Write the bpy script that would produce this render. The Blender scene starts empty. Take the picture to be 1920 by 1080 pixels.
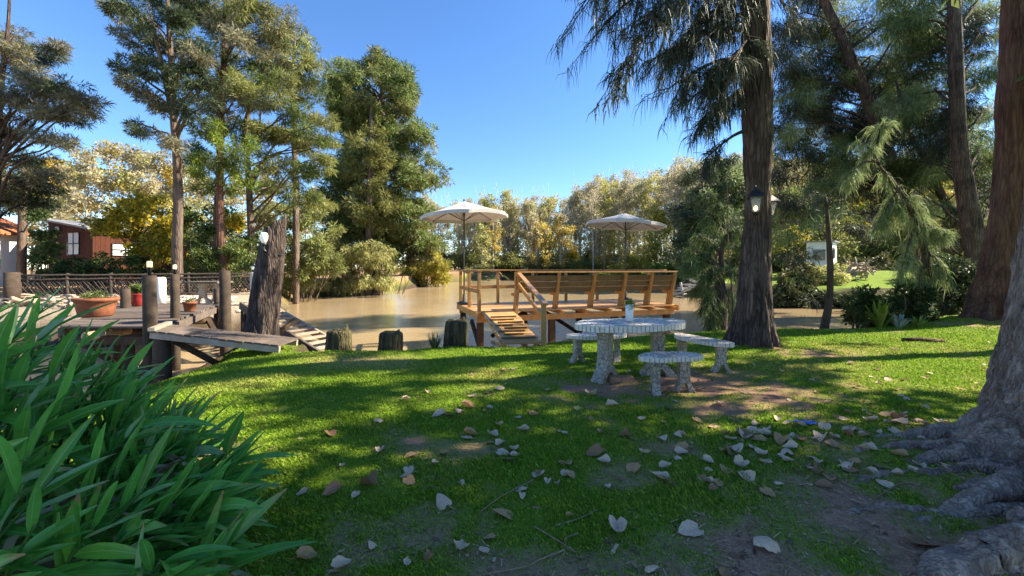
import bpy, math, random
import numpy as np
from mathutils import Vector, Matrix

# ------------------------------------------------------------------ camera, light, exposure
SC = bpy.context.scene
COL = SC.collection
EYE, FPX, HORIZ = 1.55, 750.0, 502.0          # eye height (m), focal length in photo pixels, horizon row
cam_d = bpy.data.cameras.new('camera')
cam = bpy.data.objects.new('camera', cam_d); COL.objects.link(cam)
cam.location = (0, 0, EYE); cam.rotation_euler = (math.radians(90), 0, 0)
cam_d.sensor_width = 36.0; cam_d.lens = 36.0 * FPX / 1920.0
cam_d.shift_y = -(540.0 - HORIZ) / 1920.0
cam_d.clip_start = 0.05; cam_d.clip_end = 3000
SC.camera = cam

SUN_EL = math.radians(36.5)
SUN_AZ = math.atan2(0.97, 0.20)               # clockwise from +Y
SDIR = Vector((math.sin(SUN_AZ) * math.cos(SUN_EL), math.cos(SUN_AZ) * math.cos(SUN_EL), math.sin(SUN_EL)))
wd = bpy.data.worlds.new('World'); SC.world = wd; wd.use_nodes = True
wn = wd.node_tree.nodes; wl = wd.node_tree.links
bg = wn['Background']
sky = wn.new('ShaderNodeTexSky'); sky.sky_type = 'NISHITA'; sky.sun_disc = False
sky.sun_elevation = SUN_EL; sky.sun_rotation = SUN_AZ
sky.air_density = 1.0; sky.dust_density = 0.0; sky.ozone_density = 5.0; sky.altitude = 0
hsv = wn.new('ShaderNodeHueSaturation'); hsv.inputs['Saturation'].default_value = 1.12; hsv.inputs['Hue'].default_value = .504
wl.new(sky.outputs[0], hsv.inputs['Color']); wl.new(hsv.outputs[0], bg.inputs['Color'])
bg.inputs['Strength'].default_value = 0.086
sun_d = bpy.data.lights.new('sun', 'SUN'); sun_d.energy = 4.9; sun_d.angle = math.radians(0.53)
sun_d.color = (1.0, 0.90, 0.70)
sun = bpy.data.objects.new('sun', sun_d); COL.objects.link(sun)
sun.rotation_euler = (-SDIR).to_track_quat('-Z', 'Y').to_euler()
sun.location = (30, 5, 30)
SC.view_settings.view_transform = 'Standard'; SC.view_settings.look = 'None'
SC.view_settings.exposure = 1.74; SC.view_settings.gamma = 1.0
SC.cycles.max_bounces = 6; SC.cycles.transparent_max_bounces = 8
SC.cycles.use_denoising = True
SC.cycles.sample_clamp_indirect = 6.0

rnd = random.Random(11)
RNG = np.random.default_rng(11)
R = math.radians

# ------------------------------------------------------------------ helpers
def P(px, py, D): return np.array(((px - 960.0) / FPX * D, D, EYE + (HORIZ - py) / FPX * D))
def G(px, py, z=0.0):
    D = FPX * (EYE - z) / (py - HORIZ)
    return np.array(((px - 960.0) / FPX * D, D, z))

OFF = {}
def tag(o, label=None, cat=None, group=None, kind=None):
    if label: o['label'] = label
    if cat: o['category'] = cat
    if group: o['group'] = group
    if kind: o['kind'] = kind
    return o
def empty(name, loc, label, cat, group=None):
    o = bpy.data.objects.new(name, None); COL.objects.link(o); o.empty_display_size = 0.2
    o.location = Vector([float(c) for c in loc]); OFF[o.name] = np.array([float(c) for c in loc])
    return tag(o, label, cat, group)
def link(name, me, mat, parent=None, base=None):
    """links a mesh whose vertices are in world coordinates; shifts them to the parent's (or own) base"""
    o = bpy.data.objects.new(name, me); COL.objects.link(o)
    if mat is not None: me.materials.append(mat)
    if parent is not None:
        off = OFF[parent.name]; o.parent = parent; OFF[o.name] = off
    else:
        off = np.array(base if base is not None else (0, 0, 0), float); o.location = Vector(off); OFF[o.name] = off
    if abs(off).sum() > 0:
        me.transform(Matrix.Translation(-Vector(off)))
    return o

def smooth_flags(me, on=True):
    me.polygons.foreach_set('use_smooth', np.full(len(me.polygons), on))

def np_mesh(name, verts, faces, attrs=None, smooth=False):
    """verts (N,3), faces (M,k) numpy"""
    me = bpy.data.meshes.new(name)
    n, (m, k) = len(verts), faces.shape
    me.vertices.add(n); me.vertices.foreach_set('co', np.ascontiguousarray(verts, np.float32).ravel())
    me.loops.add(m * k); me.loops.foreach_set('vertex_index', np.ascontiguousarray(faces, np.int32).ravel())
    me.polygons.add(m); me.polygons.foreach_set('loop_start', np.arange(0, m * k, k, dtype=np.int32))
    for an, av in (attrs or {}).items():
        a = me.attributes.new(an, 'FLOAT', 'POINT'); a.data.foreach_set('value', np.ascontiguousarray(av, np.float32))
    me.update(calc_edges=True)
    if smooth: smooth_flags(me)
    return me

class MB:
    def __init__(s): s.v = []; s.f = []; s.sm = []
    def add(s, vs, fs, smooth=False):
        b = len(s.v); s.v += [tuple(float(c) for c in v) for v in vs]
        s.f += [tuple(i + b for i in f) for f in fs]; s.sm += [smooth] * len(fs)
        return s
    def box(s, c, size, rz=0.0, M=None):
        x, y, z = [d / 2 for d in size]
        vs = [Vector((a * x, b * y, g * z)) for a in (-1, 1) for b in (-1, 1) for g in (-1, 1)]
        m = M if M is not None else Matrix.Rotation(rz, 3, 'Z')
        vs = [m @ v + Vector([float(q) for q in c]) for v in vs]
        return s.add(vs, [(0, 1, 3, 2), (4, 6, 7, 5), (0, 4, 5, 1), (2, 3, 7, 6), (0, 2, 6, 4), (1, 5, 7, 3)])
    def beam(s, a, b, w, h, up=(0, 0, 1)):
        """square timber from a to b: w across, h along up"""
        a = Vector([float(q) for q in a]); b = Vector([float(q) for q in b]); d = (b - a); L = d.length; d.normalize()
        u = Vector(up)
        if abs(d.dot(u)) > 0.98: u = Vector((1, 0, 0))
        x = d.cross(u).normalized(); z = x.cross(d).normalized()
        m = Matrix((x, d, z)).transposed()
        return s.box((a + b) / 2, (w, L, h), M=m)
    def tube(s, pts, rad, n=8, cap=True, smooth=True, wob=None):
        pts = [Vector([float(q) for q in p]) for p in pts]; k = len(pts)
        if not hasattr(rad, '__len__'): rad = [rad] * k
        vs = []; prev = None
        for i in range(k):
            t = (pts[min(i + 1, k - 1)] - pts[max(i - 1, 0)])
            if t.length < 1e-9: t = Vector((0, 0, 1))
            t.normalize()
            if prev is None:
                a = Vector((1, 0, 0)) if abs(t.x) < .9 else Vector((0, 1, 0))
                x = (a - t * a.dot(t)).normalized()
            else: x = (prev - t * prev.dot(t)).normalized()
            prev = x; y = t.cross(x)
            for j in range(n):
                th = 2 * math.pi * j / n
                r = rad[i] * (wob(i, th) if wob else 1.0)
                vs.append(pts[i] + (x * math.cos(th) + y * math.sin(th)) * r)
        fs = [(i * n + j, i * n + (j + 1) % n, (i + 1) * n + (j + 1) % n, (i + 1) * n + j) for i in range(k - 1) for j in range(n)]
        if cap: fs += [tuple(reversed(range(n))), tuple(range((k - 1) * n, k * n))]
        return s.add(vs, fs, smooth)
    def lathe(s, c, prof, n=20, smooth=True, sx=1.0, sy=1.0):
        vs = []; k = len(prof)
        for r, z in prof:
            for j in range(n):
                th = 2 * math.pi * j / n
                vs.append((c[0] + r * math.cos(th) * sx, c[1] + r * math.sin(th) * sy, c[2] + z))
        fs = [(i * n + j, i * n + (j + 1) % n, (i + 1) * n + (j + 1) % n, (i + 1) * n + j) for i in range(k - 1) for j in range(n)]
        fs += [tuple(reversed(range(n))), tuple(range((k - 1) * n, k * n))]
        return s.add(vs, fs, smooth)
    def prism(s, poly, z0, z1):
        """poly of (x,y) counter-clockwise, extruded"""
        n = len(poly)
        vs = [(x, y, z0) for x, y in poly] + [(x, y, z1) for x, y in poly]
        fs = [tuple(reversed(range(n))), tuple(range(n, 2 * n))] + [(i, (i + 1) % n, n + (i + 1) % n, n + i) for i in range(n)]
        return s.add(vs, fs)
    def slab(s, poly3, thick_vec):
        """planar polygon (list of 3d) extruded along a vector"""
        n = len(poly3); t = np.array(thick_vec, float)
        vs = [np.array(p, float) for p in poly3] + [np.array(p, float) + t for p in poly3]
        fs = [tuple(reversed(range(n))), tuple(range(n, 2 * n))] + [(i, (i + 1) % n, n + (i + 1) % n, n + i) for i in range(n)]
        return s.add(vs, fs)
    def mesh(s, name):
        me = bpy.data.meshes.new(name); me.from_pydata(s.v, [], s.f); me.update()
        me.polygons.foreach_set('use_smooth', np.array(s.sm))
        return me
    def build(s, name, mat, parent=None, base=None, bevel=0.0):
        o = link(name, s.mesh(name), mat, parent, base)
        if bevel:
            b = o.modifiers.new('bevel', 'BEVEL'); b.width = bevel; b.segments = 2; b.limit_method = 'ANGLE'
        return o

def catmull(pts, k=6):
    p = np.array(pts, float); p = np.vstack([2 * p[0] - p[1], p, 2 * p[-1] - p[-2]])
    out = []
    for i in range(1, len(p) - 2):
        for t in np.linspace(0, 1, k, endpoint=False):
            a, b, c, d = p[i - 1], p[i], p[i + 1], p[i + 2]
            out.append(.5 * ((2 * b) + (-a + c) * t + (2 * a - 5 * b + 4 * c - d) * t * t + (-a + 3 * b - 3 * c + d) * t ** 3))
    out.append(p[-2]); return np.array(out)

def unit(v): return v / (np.linalg.norm(v, axis=-1, keepdims=True) + 1e-9)
def hash3(i, j, k):
    h = (i.astype(np.int64) * 374761393 + j.astype(np.int64) * 668265263 + k.astype(np.int64) * 1274126177) & 0xffffffff
    h = ((h ^ (h >> 13)) * 1103515245) & 0xffffffff
    h = ((h ^ (h >> 16)) * 668265263) & 0xffffffff
    return ((h >> 8) & 0xffff) / 65535.0
def vnoise(p):
    p = np.asarray(p, float); f = np.floor(p); t = p - f; t = t * t * (3 - 2 * t); i, j, k = f[:, 0], f[:, 1], f[:, 2]
    r = 0
    for a in (0, 1):
        for b in (0, 1):
            for c in (0, 1):
                w = (t[:, 0] if a else 1 - t[:, 0]) * (t[:, 1] if b else 1 - t[:, 1]) * (t[:, 2] if c else 1 - t[:, 2])
                r = r + w * hash3(i + a, j + b, k + c)
    return r
def fbm(p, o=4):
    p = np.asarray(p, float); r = 0; a = .5
    for q in range(o): r = r + a * vnoise(p * 2 ** q + 17.3 * q); a *= .5
    return r
def sstep(a, b, x):
    t = np.clip((x - a) / (b - a), 0, 1); return t * t * (3 - 2 * t)

def in_poly(px, py, poly):
    poly = np.array(poly, float); r = np.zeros(len(px), bool); n = len(poly)
    for i in range(n):
        x1, y1 = poly[i]; x2, y2 = poly[(i + 1) % n]
        c = ((y1 > py) != (y2 > py)) & (px < (x2 - x1) * (py - y1) / (y2 - y1 + 1e-12) + x1)
        r ^= c
    return r
def line_dist(px, py, line):
    line = np.array(line, float); d = np.full(len(px), 1e9)
    for i in range(len(line) - 1):
        a, b = line[i], line[i + 1]; ab = b - a; L = (ab ** 2).sum()
        t = np.clip(((px - a[0]) * ab[0] + (py - a[1]) * ab[1]) / L, 0, 1)
        d = np.minimum(d, np.hypot(px - a[0] - t * ab[0], py - a[1] - t * ab[1]))
    return d

# ------------------------------------------------------------------ materials
class NT:
    def __init__(s, name):
        s.m = bpy.data.materials.new(name); s.m.use_nodes = True
        s.n = s.m.node_tree.nodes; s.l = s.m.node_tree.links
        s.p = s.n['Principled BSDF']; s.out = s.n['Material Output']
    def new(s, t, **kw):
        x = s.n.new(t)
        for k, v in kw.items():
            if k in x.inputs: x.inputs[k].default_value = v
            else: setattr(x, k, v)
        return x
    def lk(s, a, b): s.l.new(a, b)
    def coord(s, scale=(1, 1, 1), kind='Object'):
        tc = s.new('ShaderNodeTexCoord'); mp = s.new('ShaderNodeMapping'); mp.inputs['Scale'].default_value = scale
        s.lk(tc.outputs[kind], mp.inputs['Vector']); return mp.outputs[0]
    def noise(s, vec, scale, detail=4, rough=.6, dist=0.0):
        x = s.new('ShaderNodeTexNoise'); x.inputs['Scale'].default_value = scale; x.inputs['Detail'].default_value = detail
        x.inputs['Roughness'].default_value = rough; x.inputs['Distortion'].default_value = dist
        if vec is not None: s.lk(vec, x.inputs['Vector'])
        return x.outputs[0]
    def ramp(s, fac, stops, interp='LINEAR'):
        x = s.new('ShaderNodeValToRGB'); x.color_ramp.interpolation = interp
        e = x.color_ramp.elements
        while len(e) < len(stops): e.new(.5)
        for q, (pos, c) in zip(e, stops):
            q.position = pos; q.color = (*c, 1) if len(c) == 3 else c
        s.lk(fac, x.inputs[0]); return x.outputs[0]
    def mix(s, fac, a, b, mode='MIX'):
        x = s.new('ShaderNodeMix', data_type='RGBA', blend_type=mode)
        for sock, v in ((x.inputs[0], fac), (x.inputs[6], a), (x.inputs[7], b)):
            if hasattr(v, 'is_output') or isinstance(v, bpy.types.NodeSocket): s.lk(v, sock)
            elif isinstance(v, (int, float)): sock.default_value = v
            else: sock.default_value = (*v, 1)
        return x.outputs[2]
    def math(s, op, a, b=0.0):
        x = s.new('ShaderNodeMath', operation=op)
        for sock, v in ((x.inputs[0], a), (x.inputs[1], b)):
            if isinstance(v, bpy.types.NodeSocket): s.lk(v, sock)
            else: sock.default_value = v
        return x.outputs[0]
    def bump(s, h, strength=.5, dist=.02):
        x = s.new('ShaderNodeBump'); x.inputs['Strength'].default_value = strength; x.inputs['Distance'].default_value = dist
        s.lk(h, x.inputs['Height']); s.lk(x.outputs[0], s.p.inputs['Normal']); return x
    def base(s, c, rough=.8, spec=.3):
        if isinstance(c, bpy.types.NodeSocket): s.lk(c, s.p.inputs['Base Color'])
        else: s.p.inputs['Base Color'].default_value = (*c, 1)
        s.p.inputs['Roughness'].default_value = rough; s.p.inputs['Specular IOR Level'].default_value = spec
        return s

def M_plain(name, c, rough=.7, spec=.3, var=.25, scale=6.0, bump=.0):
    t = NT(name); v = t.coord()
    n = t.noise(v, scale, 5); c2 = tuple(q * (1 - var) for q in c); c3 = tuple(min(1, q * (1 + var)) for q in c)
    t.base(t.ramp(n, [(.3, c2), (.7, c3)]), rough, spec)
    if bump: t.bump(t.noise(v, scale * 5, 4), bump, .01)
    return t.m
def M_wood(name, c1, c2, grain=(4, 4, 40), rough=.6, spec=.3, island=.35):
    """boards: streaky grain plus a random tone for each board"""
    t = NT(name); v = t.coord()
    g = t.new('ShaderNodeNewGeometry')
    w = t.noise(v, 5.0, 6, .65, .4); fine = t.noise(v, 40.0, 4, .6)
    c = t.ramp(t.mix(.35, w, fine), [(.3, c1), (.68, c2)])
    b = t.ramp(g.outputs['Random Per Island'], [(0, (1 - island,) * 3), (1, (1 + island * .5,) * 3)])
    st = t.ramp(t.noise(v, 1.7, 6, .7), [(.42, (0,) * 3), (.72, (.55,) * 3)])
    c = t.mix(st, c, tuple(.5 * (p + sum(c1) / 3) for p in c1))
    t.base(t.mix(1.0, c, b, 'MULTIPLY'), rough, spec); t.bump(fine, .35, .006)
    return t.m
def M_bark(name, c1, c2, c3, sc=6.0, rough=.9, strength=.9, dist=.05, stretch=.16, crk=.6):
    t = NT(name); v = t.coord((1, 1, stretch))
    a = t.noise(v, sc, 6, .65, .6)
    wv = t.mix(.12, v, t.new('ShaderNodeTexNoise', **{'Scale': 3.0, 'Detail': 3.0}).outputs['Color'])
    vo = t.new('ShaderNodeTexVoronoi', feature='DISTANCE_TO_EDGE'); vo.inputs['Scale'].default_value = sc * 2.4; t.lk(wv, vo.inputs['Vector'])
    big = t.noise(t.coord(), 1.3, 4)
    c = t.ramp(a, [(.3, c1), (.5, c2), (.72, c3)])
    c = t.mix(t.ramp(big, [(.42, (0, 0, 0)), (.66, (1, 1, 1))]), c, t.mix(.5, c, c3))
    crack = t.ramp(vo.outputs[0], [(0, (.45,) * 3), (.16, (1,) * 3)])
    t.base(t.mix(crk, c, t.mix(1.0, c, crack, 'MULTIPLY')), rough, .15)
    h = t.mix(crk * .8, a, t.ramp(vo.outputs[0], [(0, (0,) * 3), (.25, (1,) * 3)]))
    t.bump(h, strength, dist); return t.m
def M_leaf(name, cols, trans=.35, rough=.55, spec=.25, nscale=.5, var=.35, tint=False):
    """leaves: a random colour for every leaf, slow drift over the crown, light shining through"""
    t = NT(name); g = t.new('ShaderNodeNewGeometry')
    k = len(cols); c = t.ramp(g.outputs['Random Per Island'], [((i + .5) / k, q) for i, q in enumerate(cols)])
    n = t.noise(t.coord(), nscale, 3)
    c = t.mix(1.0, c, t.ramp(n, [(.3, (1 - var,) * 3), (.7, (1 + var,) * 3)]), 'MULTIPLY')
    t.base(c, rough, spec)
    tr = t.new('ShaderNodeBsdfTranslucent'); t.lk(c, tr.inputs['Color'])
    mx = t.new('ShaderNodeMixShader'); mx.inputs[0].default_value = trans
    t.lk(t.p.outputs[0], mx.inputs[1]); t.lk(tr.outputs[0], mx.inputs[2]); t.lk(mx.outputs[0], t.out.inputs[0])
    return t.m
def M_tint(name, stops, trans=.3):
    """a mass of trees: colour from the per-tree tint stored on the mesh, varied from leaf to leaf"""
    t = NT(name); a = t.new('ShaderNodeAttribute'); a.attribute_name = 'tint'
    g = t.new('ShaderNodeNewGeometry')
    f = t.math('ADD', a.outputs['Fac'], t.math('MULTIPLY', t.math('SUBTRACT', g.outputs['Random Per Island'], .5), .22))
    c = t.ramp(f, stops); t.base(c, .6, .15)
    tr = t.new('ShaderNodeBsdfTranslucent'); t.lk(c, tr.inputs['Color'])
    mx = t.new('ShaderNodeMixShader'); mx.inputs[0].default_value = trans
    t.lk(t.p.outputs[0], mx.inputs[1]); t.lk(tr.outputs[0], mx.inputs[2]); t.lk(mx.outputs[0], t.out.inputs[0])
    return t.m
def M_mosaic(name, scale=16.0, white=(.62, .61, .58), grout=(.07, .065, .06)):
    """broken white tile set in dark grout"""
    t = NT(name); v = t.coord()
    e = t.new('ShaderNodeTexVoronoi', feature='DISTANCE_TO_EDGE'); e.inputs['Scale'].default_value = scale; t.lk(v, e.inputs['Vector'])
    cell = t.new('ShaderNodeTexVoronoi'); cell.inputs['Scale'].default_value = scale; t.lk(v, cell.inputs['Vector'])
    sep = t.new('ShaderNodeSeparateColor'); t.lk(cell.outputs['Color'], sep.inputs[0])
    tile = t.ramp(sep.outputs[0], [(0, tuple(q * .62 for q in white)), (.3, white), (.8, tuple(min(1, q * 1.12) for q in white)), (.97, (.42, .36, .30))])
    dirt = t.noise(v, 3.0, 5); tile = t.mix(1.0, tile, t.ramp(dirt, [(.3, (.62, .58, .52)), (.6, (1, 1, 1))]), 'MULTIPLY')
    m = t.ramp(e.outputs[0], [(.045, (0,) * 3), (.085, (1,) * 3)])
    t.base(t.mix(m, grout, tile), .45, .4); t.bump(m, .5, .006)
    return t.m
def M_emit(name, c, s, base=(.8, .8, .75)):
    t = NT(name); t.base(base, .4); t.p.inputs['Emission Color'].default_value = (*c, 1); t.p.inputs['Emission Strength'].default_value = s
    return t.m

MT = {}
MT['varnish'] = M_wood('varnished_wood', (.33, .15, .035), (.64, .325, .095), rough=.42, spec=.45)
MT['deckfloor'] = M_wood('deck_floor_wood', (.40, .18, .045), (.72, .39, .125), rough=.45, spec=.4)
MT['darkwood'] = M_wood('dark_post_wood', (.035, .022, .014), (.11, .072, .045), rough=.85, spec=.15)
MT['shaded_olivewood'] = M_wood('shaded_backrest_wood', (.085, .054, .020), (.20, .132, .052), rough=.6, spec=.3)  # shade on the bench back is put into this darker wood colour
MT['greywood'] = M_wood('weathered_grey_wood', (.085, .064, .052), (.21, .165, .135), rough=.85, spec=.15)
MT['palewood'] = M_wood('pale_weathered_wood', (.26, .19, .13), (.55, .44, .33), rough=.8, spec=.2)
MT['postwood'] = M_wood('round_post_wood', (.035, .025, .018), (.115, .084, .062), rough=.85, spec=.15)
MT['logend'] = M_plain('cut_log', (.48, .33, .18), .8, .2, .35, 14)
MT['lattice'] = M_wood('lattice_branches', (.03, .022, .019), (.10, .08, .067), rough=.85, spec=.15)
MT['mosaic'] = M_mosaic('mosaic_tile_top', 12.0, (.72, .65, .56), (.17, .15, .13))
MT['mosaic_leg'] = M_mosaic('mosaic_tile_leg', 21.0, (.50, .42, .33), (.17, .14, .11))
MT['rimtile'] = M_plain('white_rim_tile', (.70, .63, .54), .35, .5, .18, 25)
MT['grout'] = M_plain('dark_grout', (.07, .065, .06), .9, .2, .3, 20)
MT['canvas'] = None
MT['blackmetal'] = M_plain('black_metal', (.012, .012, .013), .45, .5, .3, 9)
MT['polemetal'] = M_plain('dark_pole_metal', (.05, .05, .055), .35, .5, .2, 9)
MT['redwall'] = M_wood('red_brown_boards', (.055, .014, .008), (.105, .028, .013), rough=.75, spec=.2, island=.2)
MT['redtile'] = M_plain('terracotta_roof', (.42, .14, .06), .8, .2, .35, 9)
MT['greyroof'] = M_plain('grey_roof_sheet', (.22, .22, .24), .5, .4, .25, 3)
MT['white'] = M_plain('white_painted_wall', (.78, .77, .74), .75, .25, .06, 2)
MT['curtain'] = M_plain('white_curtain', (.66, .67, .70), .8, .2, .12, 14)
MT['darkglass'] = M_plain('dark_window', (.03, .035, .035), .12, .5, .3, 3)
MT['terracotta'] = M_plain('terracotta', (.24, .088, .045), .8, .2, .3, 12, .3)
MT['redpot'] = M_plain('red_glazed_pot', (.30, .03, .025), .35, .5, .3, 10)
MT['soil'] = M_plain('soil', (.05, .035, .025), .95, .1, .4, 40, .4)
MT['concrete'] = M_plain('pale_concrete', (.50, .45, .38), .85, .2, .25, 12, .3)
MT['brick'] = M_plain('red_brick', (.40, .20, .12), .9, .15, .35, 22, .5)
MT['blueplastic'] = M_plain('blue_plastic', (.05, .14, .48), .35, .5, .3, 30)
MT['bulb'] = M_emit('lit_bulb', (1.0, .70, .32), 2.0)
MT['sunlit_jar'] = M_emit('sunlit_jar_glass', (1.0, .74, .34), .35, (.8, .68, .42))  # faint emission stands for sunlight on the pale jar glass
MT['globe'] = M_emit('frosted_globe', (1.0, .93, .78), .08, (.85, .83, .78))
t = NT('lantern_glass'); t.base((.80, .78, .72), .25, .5); t.p.inputs['Transmission Weight'].default_value = .75; t.p.inputs['IOR'].default_value = 1.1
MT['glass'] = t.m
t = NT('umbrella_canvas'); v = t.coord(); n_ = t.noise(v, 2.0, 5)
c_ = t.ramp(n_, [(.3, (.60, .59, .58)), (.7, (.72, .71, .70))]); t.base(c_, .85, .15)
tr_ = t.new('ShaderNodeBsdfTranslucent'); tr_.inputs[0].default_value = (.62, .55, .50, 1)
mx_ = t.new('ShaderNodeMixShader'); mx_.inputs[0].default_value = .3
t.lk(t.p.outputs[0], mx_.inputs[1]); t.lk(tr_.outputs[0], mx_.inputs[2]); t.lk(mx_.outputs[0], t.out.inputs[0]); MT['canvas'] = t.m
MT['bark_dark'] = M_bark('dark_furrowed_bark', (.020, .014, .012), (.075, .052, .042), (.20, .14, .108), 8.0, stretch=.13, crk=.75)
MT['bark_near'] = M_bark('pale_wrinkled_bark', (.11, .068, .048), (.30, .20, .15), (.66, .50, .39), 15.0, stretch=.30, dist=.10, crk=.25)
MT['bark_stump'] = M_bark('dead_trunk_bark', (.022, .016, .014), (.065, .048, .041), (.17, .125, .105), 9.0, stretch=.22)
MT['bark_red'] = M_bark('reddish_bark', (.05, .026, .018), (.12, .060, .042), (.20, .115, .08), 6.0, stretch=.10)
MT['bark_far'] = M_bark('brown_bark', (.05, .036, .028), (.12, .085, .064), (.22, .16, .125), 5.0, dist=.03)
MT['bark_pale'] = M_plain('pale_poplar_bark', (.46, .41, .34), .85, .15, .3, 2)
MT['bark_mossy'] = M_bark('mossy_stump_bark', (.018, .014, .010), (.06, .045, .03), (.13, .12, .05), 6.0)
MT['root'] = M_plain('root_bark', (.17, .13, .115), .9, .15, .4, 9, .7)

L_ = lambda *c: c
MT['lf_dark'] = M_leaf('dark_grey_green_needles', [(.03, .045, .022), (.055, .08, .034), (.10, .12, .055)], .25)
MT['lf_grey'] = M_leaf('grey_brown_needles', [(.12, .12, .07), (.20, .19, .11), (.28, .245, .15)], .3)
MT['lf_olive'] = M_leaf('rusty_olive_needles', [(.12, .125, .05), (.22, .21, .09), (.32, .28, .14), (.14, .16, .06)], .35)
MT['lf_yolive'] = M_leaf('yellowish_olive_needles', [(.15, .17, .045), (.25, .26, .075), (.36, .34, .13), (.17, .20, .055)], .35)
MT['lf_green'] = M_leaf('mid_green_needles', [(.06, .10, .02), (.11, .15, .035), (.16, .19, .06)], .3)
MT['lf_bright'] = M_leaf('bright_green_sprays', [(.09, .15, .018), (.17, .24, .03), (.25, .30, .05)], .35)
MT['lf_cypress'] = M_leaf('deep_green_cypress', [(.05, .10, .022), (.10, .165, .038), (.20, .24, .07), (.29, .30, .12)], .4)
MT['lf_cypress_b'] = M_leaf('olive_cypress', [(.13, .15, .035), (.22, .235, .065), (.31, .29, .11)], .4)
MT['lf_tan'] = M_leaf('tan_autumn_leaves', [(.34, .29, .18), (.46, .40, .25), (.55, .48, .32), (.40, .37, .19)], .45)  # tan leaves, greyed: distance haze is put into their colour
MT['lf_yellow'] = M_leaf('yellow_autumn_leaves', [(.38, .27, .015), (.55, .38, .02), (.30, .26, .03), (.16, .19, .02)], .4)
MT['lf_gold'] = M_leaf('golden_autumn_leaves', [(.46, .34, .08), (.60, .45, .12), (.44, .38, .10)], .4)
MT['lf_willow'] = M_leaf('pale_olive_willow_leaves', [(.33, .33, .11), (.46, .44, .17), (.56, .52, .25), (.25, .28, .08)], .45)
MT['lf_mid'] = M_leaf('olive_green_willow_leaves', [(.17, .20, .06), (.26, .28, .09), (.35, .35, .13), (.13, .17, .045)], .4)
MT['lf_lime'] = M_leaf('yellow_green_leaves', [(.26, .25, .03), (.38, .33, .05), (.45, .38, .08)], .4)
MT['lf_blue'] = M_leaf('blue_grey_green_leaves', [(.045, .075, .035), (.09, .12, .06), (.15, .18, .10)], .28)
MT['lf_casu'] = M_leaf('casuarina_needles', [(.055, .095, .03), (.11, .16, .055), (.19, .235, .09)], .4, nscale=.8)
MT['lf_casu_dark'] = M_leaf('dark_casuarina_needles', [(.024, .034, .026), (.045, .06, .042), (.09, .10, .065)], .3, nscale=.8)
MT['lf_casu_sunlit'] = M_leaf('sunlit_casuarina_needles', [(.15, .21, .075), (.24, .30, .12), (.34, .37, .18)], .4, nscale=.8)  # sunlit tone of the casuarina needles put into the colour
MT['lf_shrub'] = M_leaf('dark_shrub_leaves', [(.025, .05, .012), (.05, .085, .02), (.08, .11, .03)], .3)
MT['lf_brush'] = M_leaf('mixed_bank_scrub', [(.05, .06, .02), (.10, .10, .035), (.15, .13, .06), (.07, .09, .02)], .3)
MT['lf_sword'] = M_leaf('yellow_green_sword_leaves', [(.14, .22, .02), (.22, .30, .04), (.30, .34, .07)], .35)
MT['lf_agave'] = M_leaf('blue_white_leaves', [(.28, .34, .26), (.40, .45, .36)], .2)
t = NT('broad_green_leaves'); g_ = t.new('ShaderNodeNewGeometry'); rib_ = t.new('ShaderNodeAttribute'); rib_.attribute_name = 'rib'; tip_ = t.new('ShaderNodeAttribute'); tip_.attribute_name = 'tip'
c_ = t.ramp(g_.outputs['Random Per Island'], [(.05, (.08, .26, .035)), (.3, (.12, .36, .055)), (.5, (.17, .44, .075)), (.68, (.10, .32, .05)), (.80, (.25, .52, .10)), (.88, (.42, .56, .32)), (.95, (.18, .42, .05))])
c_ = t.mix(1.0, c_, t.ramp(t.noise(t.coord((1, 1, 1)), 9, 4), [(.3, (.78,) * 3), (.7, (1.2,) * 3)]), 'MULTIPLY')
c_ = t.mix(t.ramp(rib_.outputs['Fac'], [(0, (.75,) * 3), (.12, (0,) * 3)]), c_, (.42, .58, .18))
age_ = t.math('ADD', t.math('MULTIPLY', tip_.outputs['Fac'], .55), t.math('MULTIPLY', g_.outputs['Random Per Island'], .5))
age_ = t.math('ADD', age_, t.math('MULTIPLY', t.math('SUBTRACT', t.noise(t.coord(), 25, 3), .5), .25))
c_ = t.mix(t.ramp(age_, [(.86, (0,) * 3), (.97, (1,) * 3)]), c_, (.36, .24, .10))
t.base(c_, .28, .5); t.bump(t.noise(t.coord((1, 1, 1)), 60, 2), .12, .004)
tr_ = t.new('ShaderNodeBsdfTranslucent'); t.lk(c_, tr_.inputs['Color']); mx_ = t.new('ShaderNodeMixShader'); mx_.inputs[0].default_value = .42
t.lk(t.p.outputs[0], mx_.inputs[1]); t.lk(tr_.outputs[0], mx_.inputs[2]); t.lk(mx_.outputs[0], t.out.inputs[0]); MT['lf_ginger'] = t.m
MT['stem_ginger'] = M_plain('green_stem', (.06, .13, .03), .5, .4, .3, 9)
MT['lf_dry'] = M_leaf('dry_brown_leaf', [(.16, .10, .05), (.34, .24, .13), (.44, .34, .20)], .2)
MT['fallen'] = M_leaf('dry_pale_leaf', [(.44, .27, .155), (.58, .40, .26), (.68, .52, .37)], .15, .7, .2, nscale=14, var=.22)
MT['fallen_tan'] = M_leaf('dry_tan_leaf', [(.36, .19, .08), (.50, .30, .14)], .15, .7, .2, nscale=14, var=.25)
MT['fallen_red'] = M_leaf('dry_reddish_leaf', [(.40, .17, .09), (.46, .22, .12)], .15, .7, .2, nscale=14, var=.25)
MT['twig'] = M_plain('dry_twig', (.24, .165, .10), .9, .15, .35, 20)

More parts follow.
